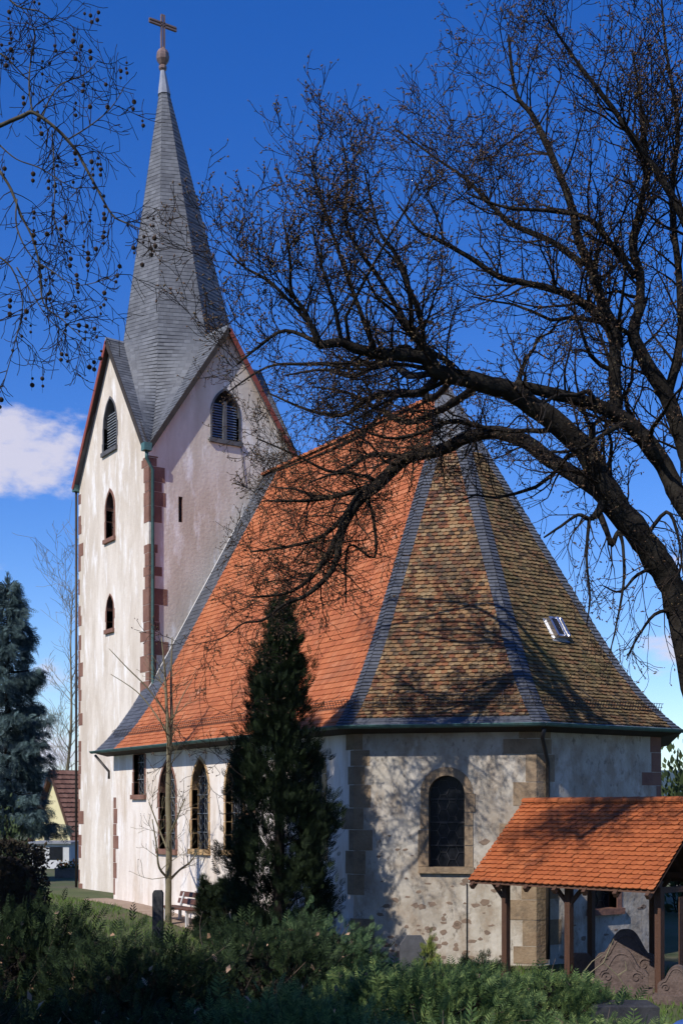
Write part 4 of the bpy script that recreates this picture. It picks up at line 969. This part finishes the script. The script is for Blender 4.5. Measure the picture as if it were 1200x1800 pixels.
    G = tr([(1215, 830, 21.3, 42), (1200, 779, 21.3, 40), (1172, 700, 21.2, 38), (1135, 639, 21.1, 34), (1112, 588, 21, 28), (1123, 537, 21, 20), (1123, 479, 21, 18), (1110, 432, 21, 15), (1123, 368, 20.9, 12), (1135, 299, 20.8, 9), (1128, 200, 20.7, 6), (1110, 90, 20.6, 3)])
    G2 = tr([(1262, 1000, 21.2, 50), (1240, 900, 21.2, 46), (1215, 830, 21.3, 42)])
    H = tr([(1116, 487, 21, 13), (1070, 425, 20.8, 11), (1031, 383, 20.6, 9), (960, 370, 20.5, 7), (890, 365, 20.4, 5), (820, 340, 20.4, 3)])
    I = tr([(1240, 470, 20.5, 20), (1200, 383, 20.4, 17), (1158, 307, 20.3, 14), (1123, 261, 20.2, 12), (1085, 203, 20.1, 10), (1047, 153, 20, 8), (1000, 90, 20, 5), (960, 30, 19.9, 3)])
    I2 = tr([(1240, 900, 21.2, 32), (1262, 760, 20.9, 28), (1262, 600, 20.7, 24), (1240, 470, 20.5, 20)])
    I3 = tr([(1172, 700, 21.2, 18), (1195, 600, 21, 15), (1192, 480, 21, 13), (1180, 350, 21, 11), (1190, 220, 21, 8), (1170, 90, 21, 5), (1160, -20, 21, 3)])
    ST = tr(re([(765, 645, 23, 22), (745, 612, 22.9, 24), (722, 580, 22.8, 22), (697, 553, 22.7, 14)], dA))
    ups = [tr(re(l, dA)) for l in (
        [(560, 607, 23, 12), (538, 552, 22.9, 9), (512, 512, 22.8, 7), (510, 457, 22.7, 5), (497, 380, 22.6, 3)],
        [(659, 620, 23, 10), (633, 548, 23.2, 9), (600, 457, 23.3, 7), (563, 347, 23.4, 5), (545, 275, 23.4, 3)],
        [(725, 600, 22.9, 10), (716, 493, 22.6, 8), (690, 440, 22.5, 7), (666, 405, 22.4, 5), (640, 300, 22.3, 3)],
        [(710, 560, 22.8, 9), (660, 480, 23, 8), (637, 449, 23, 7), (607, 391, 23, 5), (611, 310, 23, 4), (600, 240, 23, 2)],
        [(600, 602, 23, 9), (588, 540, 22.7, 7), (566, 470, 22.6, 5), (548, 400, 22.5, 3)],
        [(558, 603, 23, 8), (501, 581, 23.2, 6), (453, 611, 23.3, 5), (417, 640, 23.4, 3)],
        [(545, 570, 22.9, 7), (480, 500, 22.9, 6), (430, 470, 23, 4), (398, 440, 23, 3)],
        [(771, 653, 23, 10), (700, 640, 23.3, 6), (640, 650, 23.5, 4), (560, 640, 23.6, 3)],
        [(800, 660, 23, 9), (740, 690, 23.4, 7), (690, 700, 23.6, 5), (620, 740, 23.7, 3)])]
    ups += [tr([(x, y, d if k else dA(x), w) for k, (x, y, d, w) in enumerate(l)]) for l in (  # further limbs added to throw branch shadows on the apse roof
        [(771, 656, 20, 16), (740, 690, 23.5, 17), (700, 690, 26, 15), (650, 700, 26.8, 11), (600, 730, 27.2, 8), (540, 720, 27.5, 5), (470, 690, 27.7, 2.5)],
        [(845, 674, 20.3, 16), (800, 705, 23.5, 17), (770, 722, 25.8, 15), (720, 742, 26.8, 12), (670, 722, 27.2, 9), (610, 690, 27.5, 5), (550, 680, 27.6, 2.5)],
        [(743, 632, 20, 14), (705, 612, 23.5, 14), (660, 640, 25.8, 12), (620, 662, 26.6, 8), (570, 650, 27, 5), (500, 660, 27.2, 2.5)],
        [(771, 653, 23, 10), (717, 660, 24.5, 14), (688, 640, 26, 12), (620, 640, 27.5, 8), (540, 640, 28, 6), (470, 645, 28.3, 4), (400, 690, 28.5, 2.5)],
        [(800, 660, 23, 10), (760, 700, 25, 14), (735, 690, 26.5, 12), (690, 700, 28, 8), (640, 760, 28.6, 6), (560, 800, 28.8, 4), (480, 830, 29, 2.5)])]
    low = [tr(re(l, dB)) for l in (
        [(665, 850, 25.3, 14), (600, 870, 25.2, 9), (540, 880, 25, 6), (470, 880, 25, 3)],
        [(630, 880, 25.4, 12), (570, 940, 25.3, 8), (510, 960, 25.2, 5), (440, 970, 25, 3)],
        [(604, 920, 25.5, 12), (560, 1000, 25.4, 9), (510, 1040, 25.3, 6), (440, 1050, 25.2, 3)],
        [(640, 870, 25.4, 8), (655, 905, 25.4, 6), (658, 980, 25.4, 5), (612, 960, 25.4, 4), (608, 1060, 25.4, 3)],
        [(715, 805, 25.2, 14), (650, 800, 25, 9), (590, 830, 24.9, 6), (520, 800, 24.9, 4), (450, 770, 24.8, 2.5)],
        [(870, 760, 24.3, 12), (800, 740, 24, 9), (740, 760, 23.8, 7), (680, 770, 23.6, 5), (600, 740, 23.5, 3)])]
    hang = [tr(re(l, dA)) for l in (
        [(1062, 875, 22.1, 24), (1052, 898, 22, 18), (1035, 912, 22, 9), (1015, 905, 21.9, 6), (985, 925, 21.8, 5), (955, 945, 21.8, 3)],
        [(1050, 895, 22, 14), (1066, 935, 21.9, 11), (1075, 958, 21.9, 10), (1085, 935, 21.9, 8), (1094, 960, 21.8, 6), (1095, 1027, 21.8, 5), (1080, 1110, 21.7, 3), (1070, 1150, 21.7, 2)],
        [(1035, 912, 22, 7), (1030, 980, 21.9, 5), (1036, 1050, 21.9, 4), (1030, 1100, 21.9, 2)],
        [(1165, 990, 21.7, 9), (1120, 1010, 21.5, 6), (1090, 1040, 21.4, 4), (1060, 1030, 21.3, 2.5)],
        [(1190, 1070, 21.6, 9), (1150, 1080, 21.4, 6), (1120, 1120, 21.3, 4), (1100, 1160, 21.3, 2)],
        [(1130, 950, 21.9, 9), (1170, 900, 21.6, 7), (1190, 940, 21.5, 5), (1200, 1010, 21.4, 3)])]
    U = up_trop(.09); Ul = up_trop(.03, .06); Hn = lambda u: Vector((0, 0, -.22 if u < .6 else .3))
    for (p, r), n, ln, lev, tp, bias in [(A, 50, .85, 2, U, UP * .5), (Cc, 16, .8, 2, U, UP * .4), (Dd, 44, .95, 2, U, UP * .4), (E1, 36, .95, 2, U, UP * .35), (F1, 34, .95, 2, U, UP * .35),
                                         (G, 50, 1.0, 2, U, UP * .4), (H, 26, .95, 2, U, UP * .4), (I, 48, 1.0, 2, U, UP * .45), (I3, 44, 1.0, 2, U, UP * .4), (B, 60, .75, 2, Ul, UP * .1), (ST, 6, .9, 2, U, UP * .5)]:
        T.dress(p, r, int(n * .72), ln * 1.15, lev, tp, .9, bias)
    for i, (p, r) in enumerate(ups): T.dress(p, r, 16 if i < 7 else 17, .85, 2, U if i < 7 else Ul, .8, UP * (.4 if i < 7 else .1))
    for p, r in low: T.dress(p, r, 26, .75, 2, Ul, .8, UP * .05)
    for p, r in hang: T.dress(p, r, 9, .75, 1, Hn, .8, -UP * .3)
    for (p, r), n in ((A, 9), (B, 7), (Cc, 6), (Dd, 5), (G, 6), (I3, 3), (E1, 4)):
        for _ in range(n):
            i = rnd.randrange(4, len(p) - 3); ax = (p[i + 1] - p[i]).normalized(); sd = ax.cross(Vector([rnd.gauss(0, 1) for _ in range(3)])).normalized()
            T.grow(p[i], ax * .6 + sd * .8 + UP * rnd.uniform(-.2, .5), rnd.uniform(1.6, 3.0), min(.05, r[i] * .4), 3, up_trop(.03), .8, .75, .3)
    T.finish(t); buds(T, t, sz=.058, per=(1, 2))
    print('tree faces', len(T.small.F), len(T.big.F), len(T.tips))
big_tree()
def plane_tree():
    rnd = random.Random(9); T = Tree(rnd, .0032); base = on_ground(-6.6, 10.8)
    t = thing('plane_tree', base, 'plane tree with hanging seed balls reaching in from the upper left', 'tree')
    wr = lambda w, d: w * .72 / FPX * d / 2
    def tr(lst): return T.limb([pix(x, y, d) for x, y, d, w in lst], [wr(w, d) for x, y, d, w in lst], 7)
    a = pix(-160, 245, 12); top = base + UP * 14
    Tt = Tree(random.Random(2)); Tt.limb([base - UP * .2, base + UP * 2, base + UP * 6, base + UP * 10, top], [.5, .4, .33, .24, .14], 12); Tt.big.build('trunk', 'plane_bark', t, smooth=True)
    f1 = base + UP * 7.6; f2 = base + UP * 6.4
    s1 = T.limb([f1, f1.lerp(pix(-160, 260, 12), .5) + UP * .3, pix(-160, 260, 12), pix(0, 221, 12)], [.12, .09, .06, wr(11, 12)], 8)
    s2 = T.limb([f2, f2.lerp(pix(-160, 260, 11.5), .5) + UP * .5, pix(-160, 250, 11.5), pix(-60, 245, 11.5), pix(0, 300, 11.5)], [.11, .08, .05, .035, wr(8, 11.5)], 8)
    L = [tr(l) for l in (
        [(0, 221, 12, 10), (40, 204, 12, 10), (60, 198, 12, 9), (100, 227, 12, 8), (133, 263, 12, 8), (150, 293, 12, 7), (170, 330, 12, 6), (197, 377, 12, 5), (222, 392, 12, 3.5), (262, 408, 12, 2)],
        [(58, 199, 12, 5), (52, 160, 12, 4), (53, 120, 12, 3.5), (60, 75, 12, 2.5), (62, 48, 12, 2)],
        [(75, 205, 12, 4), (90, 170, 12.1, 3.5), (110, 147, 12.2, 3), (150, 130, 12.2, 2.5), (172, 106, 12.2, 1.6)],
        [(120, 245, 12, 4), (160, 220, 12, 3), (195, 190, 12, 2.5), (218, 155, 12, 1.6)],
        [(0, 300, 11.5, 7), (20, 333, 11.5, 7), (37, 377, 11.5, 6), (57, 417, 11.5, 5), (70, 467, 11.5, 5), (77, 533, 11.5, 4), (110, 562, 11.5, 3), (150, 598, 11.5, 2)],
        [(30, 350, 11.5, 4), (30, 400, 11.4, 4), (55, 450, 11.4, 3), (90, 475, 11.4, 3), (130, 500, 11.4, 2), (170, 496, 11.4, 2), (210, 480, 11.4, 1.5)],
        [(92, 230, 12, 4), (95, 280, 11.9, 3), (97, 330, 11.9, 3), (95, 380, 11.8, 2.5), (110, 420, 11.8, 2)],
        [(0, 255, 11.8, 4), (30, 280, 11.8, 3), (70, 295, 11.8, 3), (110, 320, 11.8, 2.5), (140, 335, 11.8, 2)],
        [(-10, 90, 12.2, 5), (10, 100, 12.2, 4), (40, 130, 12.2, 3), (60, 150, 12.2, 2)],
        [(-10, -30, 12.3, 5), (30, 10, 12.3, 4), (70, 20, 12.3, 3), (95, 38, 12.3, 2)],
        [(-20, 440, 11.5, 5), (20, 470, 11.5, 4), (40, 530, 11.5, 3), (30, 590, 11.5, 2.5), (5, 680, 11.5, 2)],
        [(30, 470, 11.5, 4), (60, 520, 11.5, 3), (85, 560, 11.5, 2.5), (120, 590, 11.5, 2), (135, 600, 11.5, 1.5)])]
    for q in ((-10, 90, 12.2), (-10, -30, 12.3), (-20, 440, 11.5), (0, 255, 11.8)):
        p = pix(*q); s = base + UP * (p.z - .8); T.limb([s, s.lerp(p, .5) + UP * .25, p], [.07, .045, .018], 7)
    tp = lambda u: Vector((0, 0, -.08 if u < .5 else .16))
    for i, (p, r) in enumerate(L): T.dress(p, r, 26 if i in (0, 4) else 13, .36, 1, tp, .9, UP * .05, dens=1.5)
    T.finish(t, 'plane_bark', 'twig')
    bm = MB(); k = 10; rings = 7
    for i in range(1, rings):
        a_ = math.pi * i / rings
        for j in range(k): rr = 1 + .08 * ((i + j) % 2); bm.V.append((math.sin(a_) * math.cos(2 * math.pi * j / k) * rr, math.sin(a_) * math.sin(2 * math.pi * j / k) * rr, math.cos(a_) * rr))
    for i in range(rings - 2):
        for j in range(k): bm.F.append((i * k + j, (i + 1) * k + j, (i + 1) * k + (j + 1) % k, i * k + (j + 1) % k))
    bm.F.append(tuple(range(k))); bm.F.append(tuple(range((rings - 2) * k, (rings - 1) * k))[::-1])
    me = mesh_arrays('seed_ball', [tuple(np.array(v) * .0175) for v in bm.V], bm.F); me.materials.append(MATS['seed_ball'])
    th = MB(); cnt = 0
    def seen(p):
        q = p - CAM; dd = q.dot(VW); return dd > 1 and -15 < 600 + q.dot(RT) / dd * FPX < 300
    tips = [x for x in T.tips if seen(x[0])]; rnd.shuffle(tips)
    for p, d, l in tips:
        if cnt > 200: break
        n = rnd.choice((1, 2, 2, 3)); q = Vector(p); th.tube([q, q - UP * (.05 + .055 * n + .03)], .0014, 3, False); z = rnd.uniform(.05, .09)
        for _ in range(n):
            o = bpy.data.objects.new('seed_ball', me); COL.objects.link(o); o.parent = t; o.location = q - UP * z + Vector((rnd.gauss(0, .006), rnd.gauss(0, .006), 0)) - t.location; s_ = rnd.uniform(.65, 1.3); o.scale = (s_, s_, s_); z += rnd.uniform(.045, .075); cnt += 1
    th.build('seed_stalks', 'twig', t, kind='stuff')
plane_tree()
def young_tree():
    rnd = random.Random(21); T = Tree(rnd, .006); f = 36.0; base = on_ground((296 - 600) / FPX * f, f)
    t = thing('young_tree', base, 'slender bare young tree standing before the nave windows', 'tree'); wr = lambda w: w / FPX * f / 2
    def tr(lst): return T.limb([pix(x, y, f + dz) for x, y, dz, w in lst], [wr(w) for x, y, dz, w in lst], 7)
    a = T.limb([base - UP * .1, pix(296, 1560, f), pix(297, 1480, f), pix(296, 1400, f), pix(297, 1300, f), pix(293, 1240, f), pix(290, 1180, f), pix(284, 1120, f)], [wr(13), wr(12), wr(11), wr(10), wr(8), wr(6), wr(4), wr(2)], 8)
    b = tr([(298, 1330, 0, 7), (302, 1270, .1, 6), (301, 1200, .2, 4), (303, 1120, .2, 2)])
    br = [tr(l) for l in ([(297, 1545, 0, 5), (280, 1525, -.3, 4), (276, 1490, -.5, 3), (268, 1440, -.6, 2)], [(298, 1548, 0, 5), (315, 1530, .3, 4), (335, 1515, .5, 3), (348, 1495, .6, 1.5)],
                          [(297, 1500, 0, 4), (285, 1470, .4, 3), (262, 1410, .5, 2)], [(298, 1470, 0, 4), (310, 1440, -.4, 3), (325, 1405, -.5, 2)],
                          [(296, 1290, 0, 3), (270, 1250, .2, 2.5), (240, 1215, .3, 2), (195, 1185, .4, 1.2)], [(296, 1260, 0, 3), (260, 1210, -.2, 2.5), (225, 1175, -.3, 2), (192, 1140, -.4, 1)], [(298, 1280, 0, 3), (318, 1230, .2, 2), (338, 1195, .3, 1.2)])]
    T.dress(*a, 16, .8, 1, up_trop(.1), .8, UP * .3, .45)
    for p, r in br[:4]: T.dress(p, r, 7, .8, 1, up_trop(.12), .7, UP * .2)
    T.finish(t, 'young_bark', 'young_bark'); buds(T, t, sz=.04, per=(1, 1))
young_tree()
def far_tree():
    rnd = random.Random(33); T = Tree(rnd, .010); f = 78.0; base = on_ground((112 - 600) / FPX * f, f)
    t = thing('far_bare_tree', base, 'hazy leafless tree behind the tower beside the spruce', 'tree'); top = pix(128, 1040, f)
    p, r = T.limb([base, base.lerp(top, .25), base.lerp(top, .5) + RT * .2, base.lerp(top, .8), top], [.12, .10, .08, .045, .02], 7)
    T.dress(p, r, 40, 3.0, 2, up_trop(.12), .8, UP * .25, .22); T.finish(t, 'young_bark', 'young_bark')
far_tree()
# dense conifers added unseen to the left, to keep the foreground in shade
def shade_tree(r, f, h, rad, label):
    b_ = on_ground(r, f); column_conifer('added_shade_yew', b_, h, lambda z: rad * (1 - z) ** .55 + .1, 420, 30, .26, label, fs=.6, stem=.25, cat='tree', group='added shade evergreens left of the view')
shade_tree(-8.6, 22.0, 16.5, 1.5, 'tall added shade evergreen outside the left edge level with the hedge')
shade_tree(-6.7, 7.8, 10.0, 2.0, 'broad added shade evergreen outside the left edge, nearest the viewer')
shade_tree(-9.2, 9.5, 10.5, 2.2, 'broad added shade evergreen outside the left edge, farthest left')
shade_tree(-5.5, 9.6, 8.6, 1.7, 'narrower added shade evergreen outside the left edge between the two broad ones')
# ------------------------------------------------------------------ neighbour house
def house():
    f = 72.0; px = lambda x, y, d=f: pix(x, y, d)
    apx = px(97, 1357); gz_ = .5
    er = (RT * .80 + VW * .60).normalized(); gx = Vector((er.y, -er.x, 0)); gx = gx if gx.dot(RT) > 0 else -gx      # ridge direction, gable direction
    t = thing('neighbour_house', atz(apx, gz_), 'yellow neighbouring house with brown pantile roof beyond the tower', 'house')
    z1 = px(97, 1490).z; hw = 3.3; Ln = 7
    P = lambda g, l, z: atz(apx + gx * g + er * l, z)
    b = MB(); b.add([P(-hw, 0, gz_), P(hw, 0, gz_), P(hw, 0, z1), P(0, 0, apx.z), P(-hw, 0, z1), P(-hw, Ln, gz_), P(hw, Ln, gz_), P(hw, Ln, z1), P(0, Ln, apx.z), P(-hw, Ln, z1)], [(0, 1, 2, 3, 4), (5, 9, 8, 7, 6), (1, 6, 7, 2), (0, 4, 9, 5)]); b.build('wall', 'yellow_wall', t)
    for s_ in (1, -1):
        o = deck('roof', 'house_tile', t, [([P(s_ * (hw + .4), -.3, z1 - .4), P(0, -.3, apx.z + .08)], [P(s_ * (hw + .4), Ln, z1 - .4), P(0, Ln, apx.z + .08)])], 0)
        field_obj('roof_tiles', 'house_tile', o, [P(s_ * (hw + .4), -.3, z1 - .4), P(0, -.3, apx.z + .08)], [P(s_ * (hw + .4), Ln, z1 - .4), P(0, Ln, apx.z + .08)], .34, .26, 'round', .07, UP)
        bb = MB(); bb.bar(P(s_ * (hw + .4), -.32, z1 - .45), P(0, -.32, apx.z), .06, .2); bb.build('bargeboard', 'dark_wood', t)
    for (g, z) in ((-1.0, z1 + .7), (-1.1, z1 - 1.6)):
        w = MB(); w.box(P(g, -.02, z), gx * .4, er * .03, UP * .5); wo = w.build('window', 'concrete', t); q = MB(); q.box(P(g, -.055, z), gx * .32, er * .02, UP * .42); q.build('pane', 'glass', wo)
    # small annex in front
    fa = 66.0; c = pix(100, 1545, fa); a = thing('garden_outbuilding', atz(c, gz_), 'low pale outbuilding with a dark window beside the tower', 'outbuilding')
    zt = pix(100, 1482, fa).z; b = MB(); b.box(atz(c, (gz_ + zt) / 2 - .2), RT * 1.0, VW * 1.6, UP * ((zt - gz_) / 2 + .2)); b.build('wall', 'annex_wall', a)
    b = MB(); b.box(atz(c, zt + .05), RT * 1.12, VW * 1.75, UP * .05); b.build('roof', 'lead', a)
    wc = pix(99, 1500, fa - 1.6); b = MB(); b.box(wc, RT * .34, VW * .02, UP * .33); b.build('window', 'glass', a)
    fl = on_ground((122 - 600) / FPX * 56, 56); ft = thing('flower_bed', fl, 'planter of orange flowers at the foot of the tower', 'flowers')
    b = MB(); b.box(fl + UP * .2, RT * .55, VW * .4, UP * .22); b.build('planter', 'grave', ft)
    n = 220; pos = np.array(fl) + np.outer(rng.uniform(-.5, .5, n), np.array(RT)) + np.outer(rng.uniform(-.4, .4, n), np.array(VW)); pos[:, 2] = fl.z + .42 + rng.random(n) * .3
    scatter('blossoms', LEAF, pos[:90], unit(90) + np.array([0, 0, .6]), rng.uniform(.1, .18, 90), 'flower', ft); scatter('leaves', LEAF, pos[90:] - np.array([0, 0, .1]), unit(n - 90), rng.uniform(.12, .25, n - 90), 'bush_leaf', ft)
house()
# ------------------------------------------------------------------ churchyard furniture
def bench():
    f = 36.4; p = on_ground((330 - 600) / FPX * f, f); t = thing('garden_bench', p, 'brown slatted bench with pale legs against the nave wall', 'bench'); Ln = .95
    P = lambda x, y, z: p + E * x - Nn * y + UP * z
    for x in (-.7, .7):
        b = MB(); b.prism([P(x, .42, -.05), P(x, .42, .42), P(x, -.05, .42), P(x, -.2, .85), P(x, -.26, .85), P(x, -.12, .40), P(x, -.12, -.05), P(x, -.04, -.05), P(x, -.04, .34), P(x, .34, .34), P(x, .34, -.05)], E * .07); b.build('leg', 'concrete', t)
    for y in (.02, .16, .30, .42): b = MB(); b.box(P(.03, y, .45), E * Ln, Nn * .055, UP * .022); b.build('seat_slat', 'bench_wood', t)
    for z in (.60, .80): b = MB(); b.box(P(.03, -.10 - (z - .42) * .32, z), E * Ln, Nn * .02 + UP * -.008, UP * .07 + Nn * .022); b.build('backrest_slat', 'bench_wood', t)
bench()
def slab(name, r, f, w, h, d, label, style, m='grave', rot=0.0, z=None, cat='gravestone', group=None):
    p = on_ground(r, f); t = thing(name, p, label, cat, group); ax = RT * math.cos(rot) + VW * math.sin(rot); ay = Vector((-ax.y, ax.x, 0)); hw = w / 2
    if style == 'gable': prof = [(-hw, -.1), (hw, -.1), (hw, h * .72), (hw * .45, h), (-hw * .55, h), (-hw, h * .8)]
    elif style == 'post': prof = [(-hw, -.1), (hw, -.1), (hw, h * .97), (hw * .7, h), (-hw * .7, h), (-hw, h * .97)]
    elif style == 'scroll':                                          # curved baroque top: shoulders and a raised middle
        prof = [(-hw, -.1), (hw, -.1), (hw, h * .45)]
        for i in range(21):
            u = 1 - i / 10; y = h * (.45 + .55 * math.exp(-(abs(u) / .62) ** 3) + .10 * math.exp(-((abs(u) - .86) / .13) ** 2)); prof.append((hw * u * .99, y))
        prof.append((-hw, h * .45))
    b = MB(); b.prism([p + ax * x + UP * z_ - ay * d / 2 for x, z_ in prof], ay * d); b.build('stone', m, t)
    if style == 'scroll':
        q = MB(); inner = [(x * .86, .04 + (z_ - .0) * .86) for x, z_ in prof[3:-1]]; q.tube([p + ax * x + UP * z_ - ay * (d / 2) * s_ for s_ in (1,) for x, z_ in inner], .018, 6); q.build('moulding', m, t)
        q = MB()
        for s_ in (-1, 1):
            pts = [p - ay * (d / 2 + .01) + ax * (s_ * hw * (.55 + .22 * math.cos(a) * (1 - a / 9))) + UP * (h * .42 + hw * .22 * math.sin(a) * (1 - a / 9)) for a in np.linspace(0, 7.5, 18)]; q.tube(pts, .013, 6)
        q.build('scroll', m, t)
        q = MB(); q.box(p + UP * .07, ax * (hw + .08), ay * (d / 2 + .1), UP * .1); q.build('plinth', m, t)
    return t
slab('gravestone', (728 - 600) / FPX * 26.3, 26.3, .62, pix(0, 1640, 26.3).z - .0, .14, 'dark grey gravestone with slanted top before the apse wall', 'gable', rot=.1)
slab('stone_post', (278 - 600) / FPX * 25, 25.0, .2, pix(0, 1565, 25).z + .05, .2, 'dark square stone post at the foot of the young tree', 'post', 'dark_stone', cat='post')
slab('carved_gravestone', (1092 - 600) / FPX * 24.3, 24.3, 1.0, .93, .22, 'weathered carved gravestone with curved top under the shelter, in sunlight', 'scroll', 'carved_stone', rot=-.25, group='old gravestones under the shelter')
slab('carved_gravestone', (1100 - 600) / FPX * 25.4, 25.4, 1.25, 1.2, .2, 'dark carved gravestone in shade behind the sunlit one', 'scroll', 'carved_stone', rot=-.2, group='old gravestones under the shelter')
slab('carved_gravestone', (1190 - 600) / FPX * 23.4, 23.4, .7, .72, .22, 'small carved gravestone at the right picture edge behind the last post', 'scroll', 'carved_stone', rot=-.45, group='old gravestones under the shelter')
slab('carved_gravestone', (1022 - 600) / FPX * 27.3, 27.3, .5, .5, .2, 'small broken stone between shelter posts by the apse corner', 'gable', 'carved_stone', rot=.2, group='old gravestones under the shelter')
def kerb(name, x, f, w, d, h, label, m):
    p = on_ground((x - 600) / FPX * f, f); t = thing(name, p, label, 'grave kerb'); c = .04
    b = MB(); b.prism([p + RT * a + VW * e for a, e in ((-w, -d), (w, -d), (w, d), (-w, d))], UP * h); b.add([p + RT * a + VW * e + UP * (h + zz) for zz, g in ((.002, 0), (.03, .05)) for a, e in ((-w + g, -d + g), (w - g, -d + g), (w - g, d - g), (-w + g, d - g))], [(4, 5, 6, 7), (0, 1, 5, 4), (1, 2, 6, 5), (2, 3, 7, 6), (3, 0, 4, 7)]); b.build('slab', m, t)
kerb('stone_slab', 955, 25.4, .62, .4, .12, 'flat brown stone slab in the grass before the shelter', 'carved_stone')
kerb('stone_block', 1090, 20.6, .55, .35, .42, 'low dark stone block at the bottom right in shade', 'dark_stone')
def blue_sheet():
    p = on_ground((1212 - 600) / FPX * 20.5, 20.5); t = thing('plastic_sheet', p, 'crumpled blue plastic sheet in the bottom right corner', 'plastic sheet')
    V = []; F = []; n = 12
    for i in range(n + 1):
        for j in range(n + 1):
            x, y = i / n * 2 - 1, j / n * 2 - 1; q = p + RT * x * .4 + VW * y * .3; V.append((q.x, q.y, p.z + .02 + max(0, .16 * (1 - x * x) * (1 - y * y) + random.uniform(-.03, .03))))
    F = [(i * (n + 1) + j, (i + 1) * (n + 1) + j, (i + 1) * (n + 1) + j + 1, i * (n + 1) + j + 1) for i in range(n) for j in range(n)]
    arr_obj('sheet', np.array(V), np.array(F), 'blue_plastic', t, True)
blue_sheet()
def bramble():
    f = 22.6; b0 = on_ground((1015 - 600) / FPX * f, f); t = thing('bramble', b0, 'arching bare bramble stems in front of the shelter posts', 'bramble'); m = MB()
    for l in ([(1022, 1745), (1024, 1710), (1040, 1690), (1058, 1678)], [(1024, 1760), (1030, 1715), (1060, 1692), (1085, 1715), (1108, 1750), (1120, 1790)], [(1060, 1692), (1070, 1668), (1078, 1650)], [(1020, 1765), (1012, 1730), (1035, 1695)], [(1085, 1715), (1100, 1705), (1098, 1690)]):
        m.tube([pix(x, y, f) for x, y in l], [.018] + [.013] * (len(l) - 2) + [.006], 5)
    m.tube([b0 - UP * .05, pix(1022, 1745, f)], .02, 5); m.tube([b0 - UP * .05, pix(1020, 1765, f)], .02, 5); m.tube([b0 - UP * .05, pix(1024, 1760, f)], .02, 5)
    m.build('stems', 'young_bark', t)
bramble()
# path strip along the nave wall and lawn
b = MB()
for i in range(14):
    a, c = C(i * 1.0 - .6, 0), C(i * 1.0 + .4, 0)
    q = [a - Nn * 1.0, c - Nn * 1.0, c + Nn * .0, a + Nn * .0]; b.add([atz(p, ground_z(p) + .012) for p in q], [(0, 1, 2, 3)])
o = b.build('path', 'path'); o['kind'] = 'structure'
def lawn():
    n = 26000; r = rng.uniform(-13.5, -2.5, n); f = rng.uniform(26, 48, n); pos = np.outer(r, np.array(RT)) + np.outer(f, np.array(VW))
    keep = np.array([(p[1] - CH0.y < -1.0) or (p[0] - CH0.x < TW - .2) for p in pos]); pos = pos[keep]
    n2 = 9000; r2 = rng.uniform(1, 8.5, n2); f2 = rng.uniform(17.5, 28.8, n2); p2 = np.outer(r2, np.array(RT)) + np.outer(f2, np.array(VW))
    k2 = np.array([(Vector(p) - A1).dot(dn) > .15 and True for p in p2]); pos = np.concatenate([pos, p2[k2]])
    pos[:, 2] = [ground_z(Vector(p)) for p in pos]; n = len(pos)
    tpl = (np.array([(-.09, 0, 0), (.09, 0, 0), (.03, .6, .08), (0, 1, .25)]), None, np.array([(0, 1, 2), (0, 2, 3)]))
    scatter('grass', tpl, pos, unit(n) * .45 + np.array([0, 0, 1]), rng.uniform(.06, .15, n), 'grass', None, kind='stuff')
    o = bpy.data.objects['grass']; o['label'] = 'short green lawn grass around the church'; o['category'] = 'grass'
lawn()

def haze():
    b = MB(); b.box((-1200, 500, 88), (4200, 0, 0), (0, 4600, 0), (0, 0, 92))
    m = bpy.data.materials.new('haze'); m.use_nodes = True; N = m.node_tree.nodes; N.remove(N['Principled BSDF'])
    v = N.new('ShaderNodeVolumePrincipled'); v.inputs['Color'].default_value = (.5, .7, 1, 1); v.inputs['Density'].default_value = .00006; v.inputs['Anisotropy'].default_value = .2
    m.node_tree.links.new(v.outputs[0], N['Material Output'].inputs['Volume']); MATS['haze'] = m
    b.build('haze', 'haze', kind='stuff')
haze()
